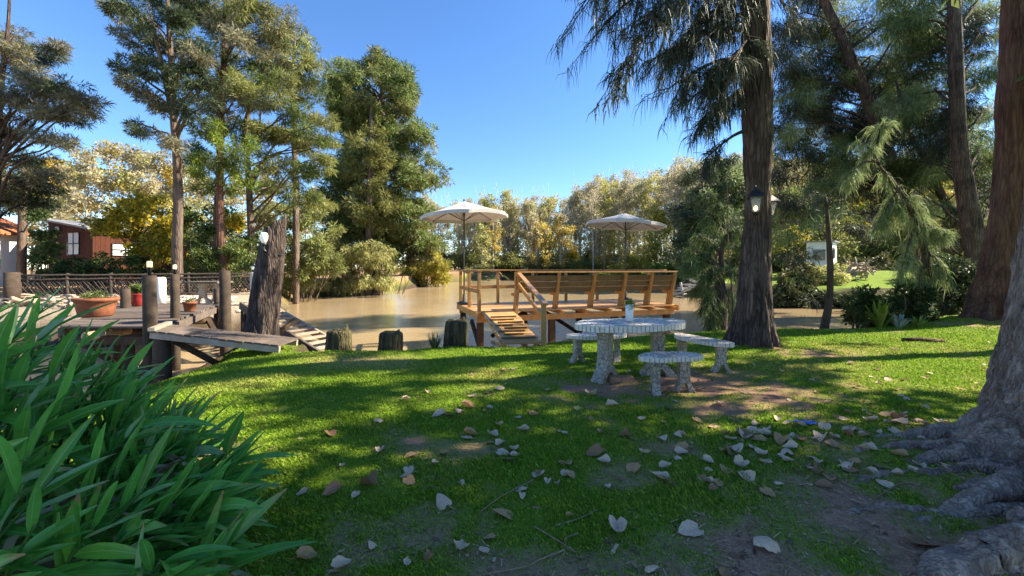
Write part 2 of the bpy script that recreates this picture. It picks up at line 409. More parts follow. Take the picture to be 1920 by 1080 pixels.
# ------------------------------------------------------------------ terrain
NEAR = [(-60, -30), (-60, -3), (-14, .5), (-9, 2.2), (-6.3, 4.2), (-5.6, 5.9), (-5.5, 7.2), (-6.1, 8.3), (-6.15, 9.3), (-5.5, 9.75), (-4.9, 9.4), (-4.5, 8.4), (-4.1, 7.8), (-3.4, 7.85), (-2, 7.9), (-1.3, 8.1), (0, 8.25), (1.3, 8.9), (3, 9.5), (5, 10.1), (7, 10.5),
        (9, 10.5), (11.5, 11.3), (14, 13.5), (17.3, 18.4), (20, 21.3), (26, 20.5), (60, 17), (140, 15), (140, -30)]
NEAR_EDGE = NEAR[1:-2]
FAR = [(-160, 6), (-40, 8.5), (-14, 11.3), (-10.6, 13.0), (-9.4, 15), (-13.2, 23), (-18.3, 33), (-11.8, 41), (-11.0, 66), (0, 78), (20, 82), (33, 78), (17, 42), (14.6, 34), (15.4, 28), (16.6, 24.6),
       (22, 23), (60, 21.5), (160, 20), (160, 500), (-160, 500)]
FAR_EDGE = FAR[:19]
WATER_Z = -0.8
def far_top(x, y):
    return .28 + .012 * np.clip(np.asarray(y) - 25, 0, 60) * (np.asarray(x) < 5) + .0 * np.asarray(x)
def terrain(x, y):
    x = np.asarray(x, float); y = np.asarray(y, float)
    dn = line_dist(x, y, NEAR_EDGE) * np.where(in_poly(x, y, NEAR), 1, -1)
    df = line_dist(x, y, FAR_EDGE) * np.where(in_poly(x, y, FAR), 1, -1)
    p = np.stack([x, y, 0 * x], 1)
    wob = (fbm(p * .9) - .47) * .9
    hn = -2.0 + 2.0 * sstep(-1.5, .45, dn + wob * .6)
    ft = far_top(x, y) + 1.0 * sstep(2, 14, df) * (x > 10)
    hf = -2.0 + (2.0 + ft) * np.where(x > 12, sstep(-.5, .5, df + wob * .5), sstep(-1.6, .9, df + wob))
    h = np.maximum(hn, hf)
    lawn = dn > 0
    h = h + np.where(lawn, (fbm(p * .7 + 5) - .47) * .10 * sstep(0, 1, dn), (fbm(p * .5 + 9) - .47) * .3)
    # lawn slopes gently to the water at the plant side, root mound by the near tree
    h = h - .18 * sstep(-3.2, -6.0, x) * lawn
    h = h + .16 * np.exp(-(((x - 4.2) / 1.5) ** 2 + ((y - 2.8) / 1.1) ** 2)) + .10 * np.exp(-(((x - 4.7) / 1.0) ** 2 + ((y - 7.75) / .9) ** 2))
    h = h + .10 * np.abs(fbm(p * 3.5 + 21) - .47) * 2 * np.exp(-(((x - 3.6) / 1.4) ** 2 + ((y - 2.6) / .9) ** 2))
    h = h + .22 * np.exp(-(((x - 13.3) / 2.2) ** 2 + ((y - 11.0) / 1.2) ** 2)) * lawn
    return h, dn, df
def ground_z(x, y): return float(terrain([x], [y])[0][0])

DIRT = [(-2.3, 6.6, .6, .22, .45), (2.35, 5.2, 1.9, .75, 1.2), (1.4, 5.3, 1.1, .6, 1.0), (2.6, 4.7, 1.5, .6, 1.0), (2.9, 5.9, 1.0, .6, .9), (3.3, 2.7, 1.3, 1.0, 1.0), (2.4, 2.1, 1.5, .8, 1.05), (4.2, 3.2, 1.4, .9, 1.0), (.7, 1.95, 1.2, .42, 1.0), (1.5, 2.3, 1.1, .45, .9), (.9, 2.9, 1.2, .3, .65), (-.6, 2.3, .8, .4, .75), (1.6, 3.4, 1.2, .3, .6), (2.0, 2.7, .9, .4, .7),
        (-.92, 3.55, .32, .24, .95), (-.30, 3.45, .45, .26, .8), (-.15, 2.9, .3, .3, .5), (.2, 4.95, .6, .22, .5), (-1.4, 4.4, .35, .15, .5), (3.9, 6.9, 1.0, .35, .6), (5.2, 7.2, 1.0, .5, .7), (4.2, 5.4, 1.0, .4, .55),
        (13, 10.4, 2.2, .8, .9), (-2.5, 2.1, .8, 1.2, .9), (-.3, 1.7, .8, .35, .7), (8.2, 9.9, 1.6, .4, .5)]
DRY = [(-2.4, 6.5, .9, .45, 1.5), (-3.2, 6.9, .8, .3, .9), (-.4, 5.9, .5, .25, .8), (3.4, 5.9, .9, .3, .9), (4.4, 6.2, 1.2, .5, .8), (5.8, 5.0, 1.4, .5, .5), (.0, 5.6, .8, .3, .5), (-3.6, 5.6, 1.2, .6, .5), (7.5, 7.5, 2.2, .8, .5)]
def masks(x, y):
    p = np.stack([x, y, 0 * x], 1)
    n = fbm(p * 2.3 + 3); n2 = fbm(p * 7.0 + 8)
    d = np.zeros(len(x))
    for cx, cy, rx, ry, s in DIRT:
        d = np.maximum(d, s * np.exp(-(((x - cx) / rx) ** 2 + ((y - cy) / ry) ** 2) ** 1.3 * .8))
    d = np.clip(d * 1.15 + (n - .5) * 1.7 + (n2 - .5) * 1.4 - .30, 0, 1)
    w = np.zeros(len(x))
    for cx, cy, rx, ry, s in DRY:
        w = np.maximum(w, s * np.exp(-(((x - cx) / rx) ** 2 + ((y - cy) / ry) ** 2)))
    w = np.clip(w + (n - .5) * .8, 0, 1)
    return d, w

def axis(lo, hi, step, far_lo, far_hi, g=1.16):
    a = list(np.arange(lo, hi + 1e-6, step)); s = step
    while a[-1] < far_hi: s *= g; a.append(a[-1] + s)
    s = step
    while a[0] > far_lo: s *= g; a.insert(0, a[0] - s)
    return np.array(a)
gx = axis(-7, 9, .075, -400, 400); gy = axis(.6, 11.5, .075, -40, 700, 1.12)
X, Y = np.meshgrid(gx, gy); xx, yy = X.ravel(), Y.ravel()
hz, dn_, df_ = terrain(xx, yy)
nx, ny = len(gx), len(gy)
ii = np.arange(nx * ny).reshape(ny, nx)
gf = np.stack([ii[:-1, :-1], ii[:-1, 1:], ii[1:, 1:], ii[1:, :-1]], -1).reshape(-1, 4)
dm, wm = masks(xx, yy)
mud = np.maximum(np.maximum(sstep(.02, -.35, hz) * (1 - (df_ > 1.5)), sstep(1.9, .9, df_) * (df_ > -2) * (xx > 12)), sstep(.55, .05, dn_) * (dn_ > -2) * .8 * (df_ < -1))
sand = (df_ > -.2) * sstep(7.5, 4.0, df_) * (xx < -5) * (yy < 24)
gme = np_mesh('ground', np.stack([xx, yy, hz], 1), gf, {'dirt': np.maximum(dm * (dn_ > -.5), .85 * (df_ > 0) * (xx < 12)), 'dry': wm, 'mud': np.clip(mud, 0, 1), 'sand': sand.astype(float)}, smooth=True)
t = NT('ground_soil_and_turf'); v = t.coord()
att = lambda n: (lambda a: (setattr(a, 'attribute_name', n), a.outputs['Fac'])[1])(t.new('ShaderNodeAttribute'))
n1 = t.noise(v, 1.2, 6); n2 = t.noise(v, 24, 5, .7); n3 = t.noise(v, 90, 3, .7)
turf = t.ramp(t.mix(.5, n1, n2), [(.3, (.08, .13, .012)), (.55, (.15, .22, .02)), (.75, (.22, .28, .04))])
turf = t.mix(att('dry'), turf, t.ramp(n2, [(.3, (.20, .17, .05)), (.7, (.34, .29, .10))]))
soil = t.ramp(t.mix(.5, n2, n3), [(.3, (.16, .085, .05)), (.5, (.30, .17, .105)), (.72, (.50, .32, .21))])
c = t.mix(att('dirt'), turf, soil)
c = t.mix(att('sand'), c, t.ramp(n2, [(.3, (.14, .105, .075)), (.7, (.42, .34, .26))]))
c = t.mix(att('mud'), c, t.ramp(n2, [(.3, (.03, .021, .014)), (.7, (.09, .065, .045))]))
t.base(c, .95, .1); t.bump(t.mix(.5, n2, n3), .7, .02)
tag(link('ground', gme, t.m), 'grassy river bank ground with bare earth patches and muddy edges', 'ground', kind='structure')

wx = axis(-12, 20, .5, -200, 200, 1.1); wy = axis(2, 30, .5, -10, 200, 1.1)
X, Y = np.meshgrid(wx, wy); ii = np.arange(X.size).reshape(X.shape)
wf = np.stack([ii[:-1, :-1], ii[:-1, 1:], ii[1:, 1:], ii[1:, :-1]], -1).reshape(-1, 4)
wme = np_mesh('river', np.stack([X.ravel(), Y.ravel(), np.full(X.size, WATER_Z)], 1), wf, smooth=True)
t = NT('muddy_river_water'); v = t.coord((1, 2.2, 1))
r1 = t.noise(v, 1.6, 4, .55, .3); r2 = t.noise(v, 7.0, 3, .6)
t.base(t.ramp(t.noise(t.coord(), .25, 4), [(.3, (.36, .255, .14)), (.7, (.45, .33, .19))]), .09, .5)
t.bump(t.mix(.35, r1, r2), .30, .08)
tag(link('river', wme, t.m), 'brown muddy river with small ripples behind the lawn', 'river', kind='structure')

# ------------------------------------------------------------------ grass blades (stuff)
def grass():
    n = 1150000
    D = 1.7 + (11.3 - 1.7) * RNG.random(n) ** 1.15
    x = (RNG.random(n) * 2 - 1) * (1.32 * D + .8)
    h, dn, df = terrain(x, D)
    d, w = masks(x, D)
    keep = (dn > .05) & (RNG.random(n) > d * 1.08 - .02) & (RNG.random(n) < .28 + 1.9 / D)
    x, D, h, d, w = x[keep], D[keep], h[keep], d[keep], w[keep]; n = len(x)
    tuft = fbm(np.stack([x, D, 0 * x], 1) * 2.5)
    L = (.009 + .024 * RNG.random(n) ** 1.6) * (.35 + 1.3 * tuft) * (1 - .5 * d) * (.9 + .05 * D)
    W = (.0019 + .0008 * D) * (.7 + .6 * RNG.random(n))
    az = RNG.random(n) * 6.283; lean = .25 + .9 * RNG.random(n)
    dx, dy = np.cos(az) * lean * L, np.sin(az) * lean * L
    bx, by = -np.sin(az) * W, np.cos(az) * W
    b = np.stack([x, D, h - .004], 1)
    v = np.empty((n, 4, 3))
    v[:, 0] = b + np.stack([bx, by, 0 * x], 1); v[:, 1] = b - np.stack([bx, by, 0 * x], 1)
    mid = b + np.stack([dx * .35, dy * .35, L * .62], 1)
    v[:, 2] = mid - np.stack([bx, by, 0 * x], 1) * .6
    v[:, 3] = b + np.stack([dx, dy, L], 1)
    patch = fbm(np.stack([x, D, 0 * x], 1) * .9 + 31)
    dry = np.repeat(np.clip(w * .8 + (tuft - .5) * .7 + (patch - .5) * .7 - .05 + .75 * (RNG.random(n) > .95), 0, 1), 4)
    f = np.arange(n * 4).reshape(n, 4)
    me = np_mesh('grass', v.reshape(-1, 3), f, {'dry': dry})
    t = NT('grass_blades'); a = t.new('ShaderNodeAttribute'); a.attribute_name = 'dry'
    g = t.new('ShaderNodeNewGeometry')
    c1 = t.ramp(g.outputs['Random Per Island'], [(.1, (.085, .18, .014)), (.5, (.185, .315, .022)), (.95, (.33, .44, .045))])
    c2 = t.ramp(g.outputs['Random Per Island'], [(.1, (.30, .28, .06)), (.9, (.56, .50, .16))])
    c = t.mix(a.outputs['Fac'], c1, c2); t.base(c, .7, .06)
    tr = t.new('ShaderNodeBsdfTranslucent'); t.lk(c, tr.inputs['Color'])
    mx = t.new('ShaderNodeMixShader'); mx.inputs[0].default_value = .4
    t.lk(t.p.outputs[0], mx.inputs[1]); t.lk(tr.outputs[0], mx.inputs[2]); t.lk(mx.outputs[0], t.out.inputs[0])
    tag(link('grass', me, t.m), 'short green lawn grass thinning out over bare earth', 'grass', kind='stuff')
grass()

def litter():
    n = 42000; D = 1.8 + 8.5 * RNG.random(n) ** 1.5; x = (RNG.random(n) * 2 - 1) * (1.3 * D + .5)
    h, dn, df = terrain(x, D); d, w = masks(x, D); keep = (dn > .1) & (RNG.random(n) < .05 + .95 * d); x, D, h = x[keep], D[keep], h[keep]; n = len(x)
    a = RNG.random(n) * 6.283; L = (.006 + .030 * RNG.random(n) ** 3); W = (.0008 + .0014 * RNG.random(n) + .0003 * D) * (1 + 3 * (RNG.random(n) > .93)); z = h + .004 + .008 * RNG.random(n); tl = (RNG.random(n) - .5) * .4 * L
    dx, dy, sx, sy = np.cos(a) * L, np.sin(a) * L, -np.sin(a) * W, np.cos(a) * W
    v = np.stack([np.stack([x - dx - sx, D - dy - sy, z], 1), np.stack([x + dx - sx, D + dy - sy, z + tl], 1), np.stack([x + dx + sx, D + dy + sy, z + tl], 1), np.stack([x - dx + sx, D - dy + sy, z], 1)], 1)
    m = M_leaf('dry_needle_litter', [(.20, .11, .065), (.33, .20, .12), (.50, .34, .21), (.12, .07, .045)], .05, .9, .1, nscale=3)
    tag(link('needle_litter', np_mesh('needle_litter', v.reshape(-1, 3), np.arange(n * 4).reshape(n, 4)), m), 'dry brown needles and bark crumbs strewn over the bare earth', 'litter', kind='stuff')
litter()

# ------------------------------------------------------------------ foliage builders
def leaf_quads(pos, d, L, W, rng):
    n = len(pos); d = unit(d); s = unit(np.cross(d, rng.normal(size=(n, 3)))) * (W[:, None] / 2)
    nrm = np.cross(s, d); v = np.empty((n, 4, 3)); mid = pos + d * (L * .45)[:, None] + unit(nrm) * (L * .07)[:, None]
    v[:, 0] = pos; v[:, 1] = mid + s; v[:, 2] = pos + d * L[:, None]; v[:, 3] = mid - s
    return v
def strand_quads(pos, d, L, W, rng, droop=.8):
    n = len(pos); d = unit(d); s = unit(np.cross(d, rng.normal(size=(n, 3)))) * (W[:, None] / 2)
    p1 = pos + d * (L * .5)[:, None]; d2 = unit(d * (1 - droop * .6) + np.array([0, 0, -1.0]) * droop); p2 = p1 + d2 * (L * .5)[:, None]
    v = np.empty((2 * n, 4, 3))
    v[:n, 0] = pos + s; v[:n, 1] = pos - s; v[:n, 2] = p1 - s * .8; v[:n, 3] = p1 + s * .8
    v[n:, 0] = p1 + s * .8; v[n:, 1] = p1 - s * .8; v[n:, 2] = p2 - s * .15; v[n:, 3] = p2 + s * .15
    return v
def quad_mesh(name, v, attrs=None):
    v = v.reshape(-1, 4, 3); n = len(v)
    return np_mesh(name, v.reshape(-1, 3), np.arange(n * 4).reshape(n, 4), attrs)

def clump_leaves(c, r, rng, L, W, cov, flat=.7, droop=.15, up=0.0, style='leaf', sub=7):
    """one foliage clump = several smaller uneven tufts of leaves"""
    k = max(3, int(sub)); cc = rng.normal(size=(k, 3)); cc = unit(cc) * (rng.random((k, 1)) ** .5) * (.78 if k < 10 else .95)
    cc[:, 2] *= flat; rr = r * ((.30 if k < 10 else .15) + (.28 if k < 10 else .26) * rng.random(k) ** 1.4); out = []
    for q in range(k):
        area = .5 * L * W if style == 'leaf' else .75 * L * W
        n = max(6, int(cov * math.pi * rr[q] ** 2 / area))
        o = unit(rng.normal(size=(n, 3))); rad = rng.random((n, 1)) ** .45
        p = np.array(c) + cc[q] * r + o * rad * rr[q] * np.array([1, 1, .75 if flat > .6 else .5])
        d = o * .8 + rng.normal(size=(n, 3)) * .6 + np.array([0, 0, up - droop])
        d += cc[q] * .5
        l = L * (.6 + .8 * rng.random(n)); w = W * (.6 + .8 * rng.random(n))
        out.append(leaf_quads(p, d, l, w, rng) if style == 'leaf' else strand_quads(p, d, l, w, rng))
    return np.concatenate(out)

def poly_clumps(poly, D, dr, r, n, rng, jit=.35):
    """n clump centres inside a photo-space outline, standing at distance D +- dr metres (deepest in the middle)"""
    poly = np.array(poly, float); lo, hi = poly.min(0), poly.max(0); out = []
    while len(out) < n:
        q = lo + rng.random(2) * (hi - lo)
        if in_poly(q[:1], q[1:], poly)[0]:
            dd = D + (rng.random() * 2 - 1) * dr
            out.append((*P(q[0], q[1], dd), r * (1 - jit + 2 * jit * rng.random())))
    return out
def px_clumps(lst, D, dr, rng, rk=1.18, back=0.0):
    out = []
    for px, py, rp in lst:
        dd = D + back + (rng.random() * 2 - 1) * dr; out.append((*P(px, py, dd), rk * rp / FPX * dd))
    return out

def limb(mb, a, b, r0, r1, rng, sag=.12, n=5):
    a, b = np.array(a, float), np.array(b, float); L = np.linalg.norm(b - a)
    m1 = a + (b - a) * .35 + np.array([0, 0, sag * L]) + rng.normal(size=3) * .05 * L
    m2 = a + (b - a) * .7 + np.array([0, 0, sag * .8 * L]) + rng.normal(size=3) * .05 * L
    pts = catmull([a, m1, m2, b], 3); mb.tube(pts, list(np.linspace(r0, r1, len(pts))), n)

def tree(name, label, cat, trunk, clumps, bark, leaf, group=None, L=.2, W=.08, cov=2.2, flat=.7, droop=.15, up=0.0, style='leaf', seed=1, limbs=.7, limb_r=.05,
         crown='crown', sub=7, nseg=10, extra=None, forks=()):
    """trunk: list of (x,y,z,r). Root Empty > trunk, crown (+ second crown of another tone)."""
    rng = np.random.default_rng(seed)
    tp = np.array([q[:3] for q in trunk], float); tr = np.array([q[3] for q in trunk], float)
    root = empty(name, tp[0], label, cat, group)
    path = catmull(np.column_stack([tp, tr]), 6)
    mb = MB(); ph = rng.random(4) * 6
    mb.tube(path[:, :3], list(path[:, 3]), nseg, wob=lambda i, th: 1 + .08 * math.sin(3 * th + ph[0] + i * .2) + .06 * math.sin(5 * th + ph[1] - i * .13))
    for fk in forks:
        fp = catmull(np.array(fk, float), 5); mb.tube(fp[:, :3], list(fp[:, 3]), 8)
    zs = path[:, 2]
    for c in clumps:
        if rng.random() > limbs: continue
        hd = np.hypot(path[:, 0] - c[0], path[:, 1] - c[1])
        k = int(np.argmin(np.abs(zs - (c[2] - .45 * hd - .2)) + .15 * hd)); k = min(max(k, len(path) // 5), len(path) - 1)
        limb(mb, path[k, :3], c[:3], min(path[k, 3] * .5, limb_r), .012, rng)
    mb.build('trunk', bark, root)
    cl = [clump_leaves(c[:3], c[3], rng, L, W, cov, flat, droop, up, style, sub) for c in clumps]
    if not isinstance(leaf, (list, tuple)): leaf = [leaf]
    for i, lm in enumerate(leaf):
        part = cl[i::len(leaf)]
        if part: link(crown, quad_mesh(crown, np.concatenate(part)), lm, root)
    return root
def pxt(pts, D): return [(*P(a, b, D), r) for a, b, r in pts]

def shrub(name, label, poly, D, dr, r, n, leaf, seed, L=.2, W=.08, cov=2.0, droop=.2, up=0.0, group=None, base_z=None, style='leaf', flat=.8, cat='shrub'):
    rng = np.random.default_rng(seed); poly = np.array(poly, float)
    cx = poly[:, 0].mean(); bx = (cx - 960) / FPX * D
    bz = ground_z(bx, D) if base_z is None else base_z
    root = empty(name, (bx, D, bz), label, cat, group)
    cls = poly_clumps(poly, D, dr, r, n, rng)
    mb = MB()
    for c in cls[::2]:
        b0 = (bx + (c[0] - bx) * .5 + rng.normal() * .1, D + (c[1] - D) * .5, bz - .1)
        limb(mb, b0, c[:3], .03 + .01 * r, .01, rng, .05, 5)
    mb.build('branch', MT['bark_far'], root)
    link('foliage', quad_mesh('foliage', np.concatenate([clump_leaves(c[:3], c[3], rng, L, W, cov, flat, droop, up, style) for c in cls])), leaf, root)
    return root

# ------------------------------------------------------------------ sunlit deck on the river
def sun_deck():
    u = np.array((.947, .32, 0)); v = np.array((-.32, .947, 0)); Z = np.array((0, 0, 1.0))
    O = np.array((-.85, 10.5, .40)); Lx, Ly = 6.25, 2.55
    q = lambda a, b, z=0.0: O + u * a + v * b + Z * z
    rz = math.atan2(u[1], u[0])
    root = empty('river_deck', (O[0], O[1], WATER_Z), 'varnished orange wooden deck on dark piles with rails and a boarded ramp to the lawn', 'deck')
    f = MB(); nb = 20; w = Ly / nb
    for i in range(nb):
        f.box(q(Lx / 2, (i + .5) * w, -.02), (Lx + .12 + .03 * rnd.random(), w - .012, .035), rz)
    f.build('floor', MT['deckfloor'], root)
    for i in range(9):
        a = .08 + i * (Lx - .16) / 8
        mb = MB(); mb.slab([q(a - .03, -.16, -.045), q(a - .03, Ly + .06, -.045), q(a - .03, Ly + .06, -.145), q(a - .03, .02, -.145), q(a - .03, -.16, -.075)], u * .06)
        mb.build('joist', MT['varnish'], root)
    for b in (.10, Ly - .10):
        mb = MB(); mb.beam(q(-.05, b, -.225), q(Lx + .05, b, -.225), .07, .15); mb.build('beam', MT['varnish'], root)
    for a_ in (-.09, Lx + .09):
        mb = MB(); mb.beam(q(a_, -.10, -.09), q(a_, Ly + .05, -.09), .04, .17); mb.build('edge_board', MT['varnish'], root)
    for a, b in ((.06, .18), (2.15, .18), (4.2, .18), (6.1, .18), (.06, 2.4), (2.15, 2.4), (4.2, 2.4), (6.1, 2.4)):
        mb = MB(); mb.beam(q(a, b, -.30), q(a, b, -2.4), .16, .16, up=u); mb.build('pile', MT['darkwood'], root)
    for (a0, b0, z0), (a1, b1, z1) in (((.06, .3, -.95), (.06, 1.2, -.40)), ((2.9, 2.4, -.35), (4.1, 2.4, -1.1)), ((1.0, 2.4, -1.1), (2.1, 2.4, -.35))):
        mb = MB(); mb.beam(q(a0, b0, z0), q(a1, b1, z1), .09, .12); mb.build('brace', MT['darkwood'], root)
    RH = 1.07
    back = [q(a, Ly - .04) for a in (0, 1.25, 2.5, 3.75, 5.0, 6.2)]
    side = [q(0.0, b) for b in (0.05, 1.25)]
    for p in back + side + [q(6.2, 1.2), q(1.02, .0)]:
        mb = MB(); mb.beam(p + Z * -.12, p + Z * (RH - .03), .085, .085, up=u); mb.build('rail_post', MT['varnish'], root, bevel=.006)
    for nm, z, wd_, ht in (('top_rail', RH, .13, .045), ('middle_rail', .52, .045, .11)):
        for a, b in ((q(-.05, Ly - .04), q(Lx + .05, Ly - .04)), (q(0, -.02), q(0, Ly - .12)), (q(6.2, .35), q(6.2, Ly - .12))):
            mb = MB(); mb.beam(a + Z * (z + (.003 if b[1] - a[1] > 2.2 else 0)), b + Z * (z + (.003 if b[1] - a[1] > 2.2 else 0)), wd_, ht); mb.build(nm, MT['varnish'], root, bevel=.005)
    # ramp
    tl, tr_ = q(.10, -.02, -.03), q(.98, -.02, -.03)
    bl, br = np.array((-.20, 7.86, .07)), np.array((.58, 7.96, .07))
    ramp = MB(); n = 17
    for i in range(n):
        s0, s1 = (i + .06) / n, (i + .94) / n
        j0, j1 = rnd.uniform(-.03, .03), rnd.uniform(-.03, .03)
        a, b = tl + (bl - tl) * s0, tr_ + (br - tr_) * s0; c, d = tr_ + (br - tr_) * s1, tl + (bl - tl) * s1
        e = (b - a) / np.linalg.norm(b - a)
        ramp.slab([a + e * j0, b + e * j1, c + e * j1, d + e * j0], (0, 0, -.035))
    rp = ramp.build('ramp', MT['deckfloor'], root)
    st = MB(); st.beam(tl + (0.06, 0, -.09), bl + (.06, 0, -.09), .05, .1); st.beam(tr_ + (-.06, 0, -.09), br + (-.06, 0, -.09), .05, .1); st.build('stringer', MT['varnish'], rp)
    cl = MB()
    for k, s in enumerate((.22, .33, .43, .52, .62, .71, .80, .90)):
        a, b = tl + (bl - tl) * s, tr_ + (br - tr_) * s; o0 = (.12, .05, .22, .1, .3, .08, .18, .05)[k]; o1 = (.9, .75, .95, .6, .92, .8, .7, .95)[k]
        cl.beam(a + (b - a) * o0 + Z * .022, a + (b - a) * o1 + Z * .022, .04, .03)
    cl.build('cleat', MT['shaded_olivewood'], rp)
    pb = br + np.array((.05, 0, 0))
    mb = MB(); mb.beam(pb + Z * -.25, pb + Z * .78, .10, .10, up=(1, 0, 0)); mb.build('handrail_post', MT['varnish'], rp, bevel=.006)
    hp = q(1.05, -.06)
    mb = MB(); mb.beam(hp + Z * 1.02, pb + Z * .80 + np.array((.03, -.12, -.04)), .11, .05); mb.build('handrail', MT['varnish'], rp, bevel=.005)
    mb = MB(); mb.beam(hp + Z * .72, pb + Z * .48, .045, .10); mb.build('lower_handrail', MT['varnish'], rp, bevel=.005)
    # long bench with its back to the lawn
    bs = q(3.65, .3, .0)
    bench = empty('deck_bench', bs, 'long varnished slatted bench along the deck edge with its back to the lawn', 'bench')
    sup = [q(a, .0) for a in (1.06, 2.25, 3.38, 4.42, 5.35, 6.2)]
    for p in sup:
        a = (p - O) @ u
        mb = MB()
        mb.slab([q(a - .035, .30, 0), q(a - .035, .06, 0), q(a - .035, -.02, .42), q(a - .035, -.17, 1.01), q(a - .035, -.09, 1.01), q(a - .035, .10, .47), q(a - .035, .46, .44), q(a - .035, .46, .37), q(a - .035, .22, .36)], u * .07)
        mb.build('bench_support', MT['varnish'], bench, bevel=.004)
    for k, (z, dep) in enumerate(((.53, .07), (.695, .015), (.86, -.04))):
        mb = MB()
        for i in range(1):
            a0 = 1.10; a1 = 6.24
            c0, c1 = q(a0, dep, z + rnd.uniform(-.006, .006)), q(a1, dep, z + rnd.uniform(-.006, .006))
            mb.beam(c0, c1, .028, .145, up=(v * -.30 + Z))
        mb.build('back_slat', MT['shaded_olivewood'], bench)
    mb = MB(); mb.beam(q(1.0, -.125, 1.03), q(6.26, -.125, 1.03), .13, .04); mb.build('cap_rail', MT['varnish'], bench, bevel=.005)
    mb = MB()
    for b in (.16, .27, .38): mb.beam(q(1.1, b, .475), q(6.2, b, .475), .095, .03)
    mb.build('seat', MT['varnish'], bench)
    return q
DQ = sun_deck()

def umbrella(base, R0, zr, za, label, tilt, rot):
    root = empty('patio_umbrella', base, label, 'umbrella', 'umbrellas on the river deck')
    bx, by, bz = base
    mb = MB(); mb.tube([(bx, by, bz), (bx, by, za + .05)], .024, 10); mb.tube([(bx, by, za + .04), (bx, by, za + .10)], [.03, .008], 8); mb.build('pole', MT['polemetal'], root)
    mb = MB(); mb.lathe((bx, by, bz), [(.23, 0), (.23, .05), (.06, .09), (.045, .3)], 16); mb.build('base', MT['polemetal'], root)
    tl = Matrix.Rotation(tilt, 3, 'Y'); apex = Vector((bx, by, za)); n = 8
    def pt(th, s):
        k = math.pi / 4; loc = (th - rot) % k; e = math.cos(k / 2) / math.cos(loc - k / 2)        # straight panel edges
        sag = -.05 * math.sin(math.pi * s) * (math.sin(loc / k * math.pi)) * s - .03 * math.sin(math.pi * s)
        z = -(za - zr) * s ** 1.12 + sag + (.035 * math.sin(loc / k * math.pi) * s if s > .9 else 0)
        p = Vector((R0 * e * s * math.cos(th), R0 * e * s * math.sin(th), z)); return apex + tl @ p
    mb = MB(); m = 48; S = [0.03, .2, .4, .6, .8, .93, 1.0]
    vs = [pt(2 * math.pi * j / m + rot, s) for s in S for j in range(m)]
    lo = [pt(2 * math.pi * j / m + rot, 1.0) - Vector((0, 0, .10)) for j in range(m)]
    vs += lo; k = len(S) + 1
    mb.add(vs, [(i * m + j, i * m + (j + 1) % m, (i + 1) * m + (j + 1) % m, (i + 1) * m + j) for i in range(k - 1) for j in range(m)])
    o = mb.build('canopy', MT['canvas'], root); so = o.modifiers.new('thick', 'SOLIDIFY'); so.thickness = .006
    hub = apex + Vector((0, 0, -.12)); hub2 = apex + Vector((0, 0, -.62))
    for i in range(8):
        th = rot + i * math.pi / 4; a = pt(th, 1.0) - Vector((0, 0, .02)); b = pt(th, .5) - Vector((0, 0, .02))
        rb = MB(); rb.tube([hub, pt(th, .5) - Vector((0, 0, .03)), a], .011, 5); rr = rb.build('rib', MT['polemetal'], root)
        sb = MB(); sb.tube([hub2, b], .009, 5); sb.build('strut', MT['polemetal'], rr)
umbrella(DQ(.08, 2.36, 0), 1.40, 3.20, 3.66, 'off-white umbrella with shaded underside at the railed corner of the deck, by the big cypress', R(-3), .2)
umbrella(DQ(6.05, 2.30, 0), 1.45, 3.12, 3.53, 'sunlit white umbrella behind the far end of the deck bench', R(4), .35)

# ------------------------------------------------------------------ mosaic picnic set
def lobed(rx, ry, lobes, amp, n=72, arc=0.0, ph=0.0):
    out = []
    for i in range(n):
        th = 2 * math.pi * i / n; r = 1 + amp * math.cos(lobes * th + ph)
        x = rx * r * math.copysign(abs(math.cos(th)) ** .85, math.cos(th)); y = ry * r * math.copysign(abs(math.sin(th)) ** .85, math.sin(th))
        out.append((x, y + arc * (x / rx) ** 2))
    return out
def mosaic_top(root, poly, M, z, th, tile):
    """slab with a mosaic face and a rim of upright white tiles"""
    W = lambda x, y, zz: M @ Vector((x, y, zz))
    mb = MB(); n = len(poly)
    mb.add([W(x * .985, y * .985, z - th) for x, y in poly] + [W(x * .985, y * .985, z) for x, y in poly],
           [tuple(reversed(range(n))), tuple(range(n, 2 * n))] + [(i, (i + 1) % n, n + (i + 1) % n, n + i) for i in range(n)])
    top = mb.build('tabletop' if th > .06 else 'seat', MT['mosaic'], root)
    pts = np.array(poly + [poly[0]]); seg = np.hypot(*np.diff(pts, axis=0).T); cum = np.concatenate([[0], np.cumsum(seg)]); tot = cum[-1]
    k = int(tot / tile); rim = MB()
    at = lambda s: (np.interp(s % tot, cum, pts[:, 0]), np.interp(s % tot, cum, pts[:, 1]))
    for i in range(k):
        a, b = np.array(at((i + .10) * tot / k)), np.array(at((i + .90) * tot / k)); d = (b - a) / np.linalg.norm(b - a); nn = np.array((d[1], -d[0])) * .012
        jz = rnd.uniform(-.004, .003)
        q = [a, b, b + nn, a + nn]
        rim.add([W(x, y, z - th + .004 + jz) for x, y in q] + [W(x, y, z + .002 + jz) for x, y in q], [(3, 2, 1, 0), (4, 5, 6, 7), (0, 1, 5, 4), (1, 2, 6, 5), (2, 3, 7, 6), (3, 0, 4, 7)])
    rim.build('tile_rim', MT['rimtile'], top)
    return top
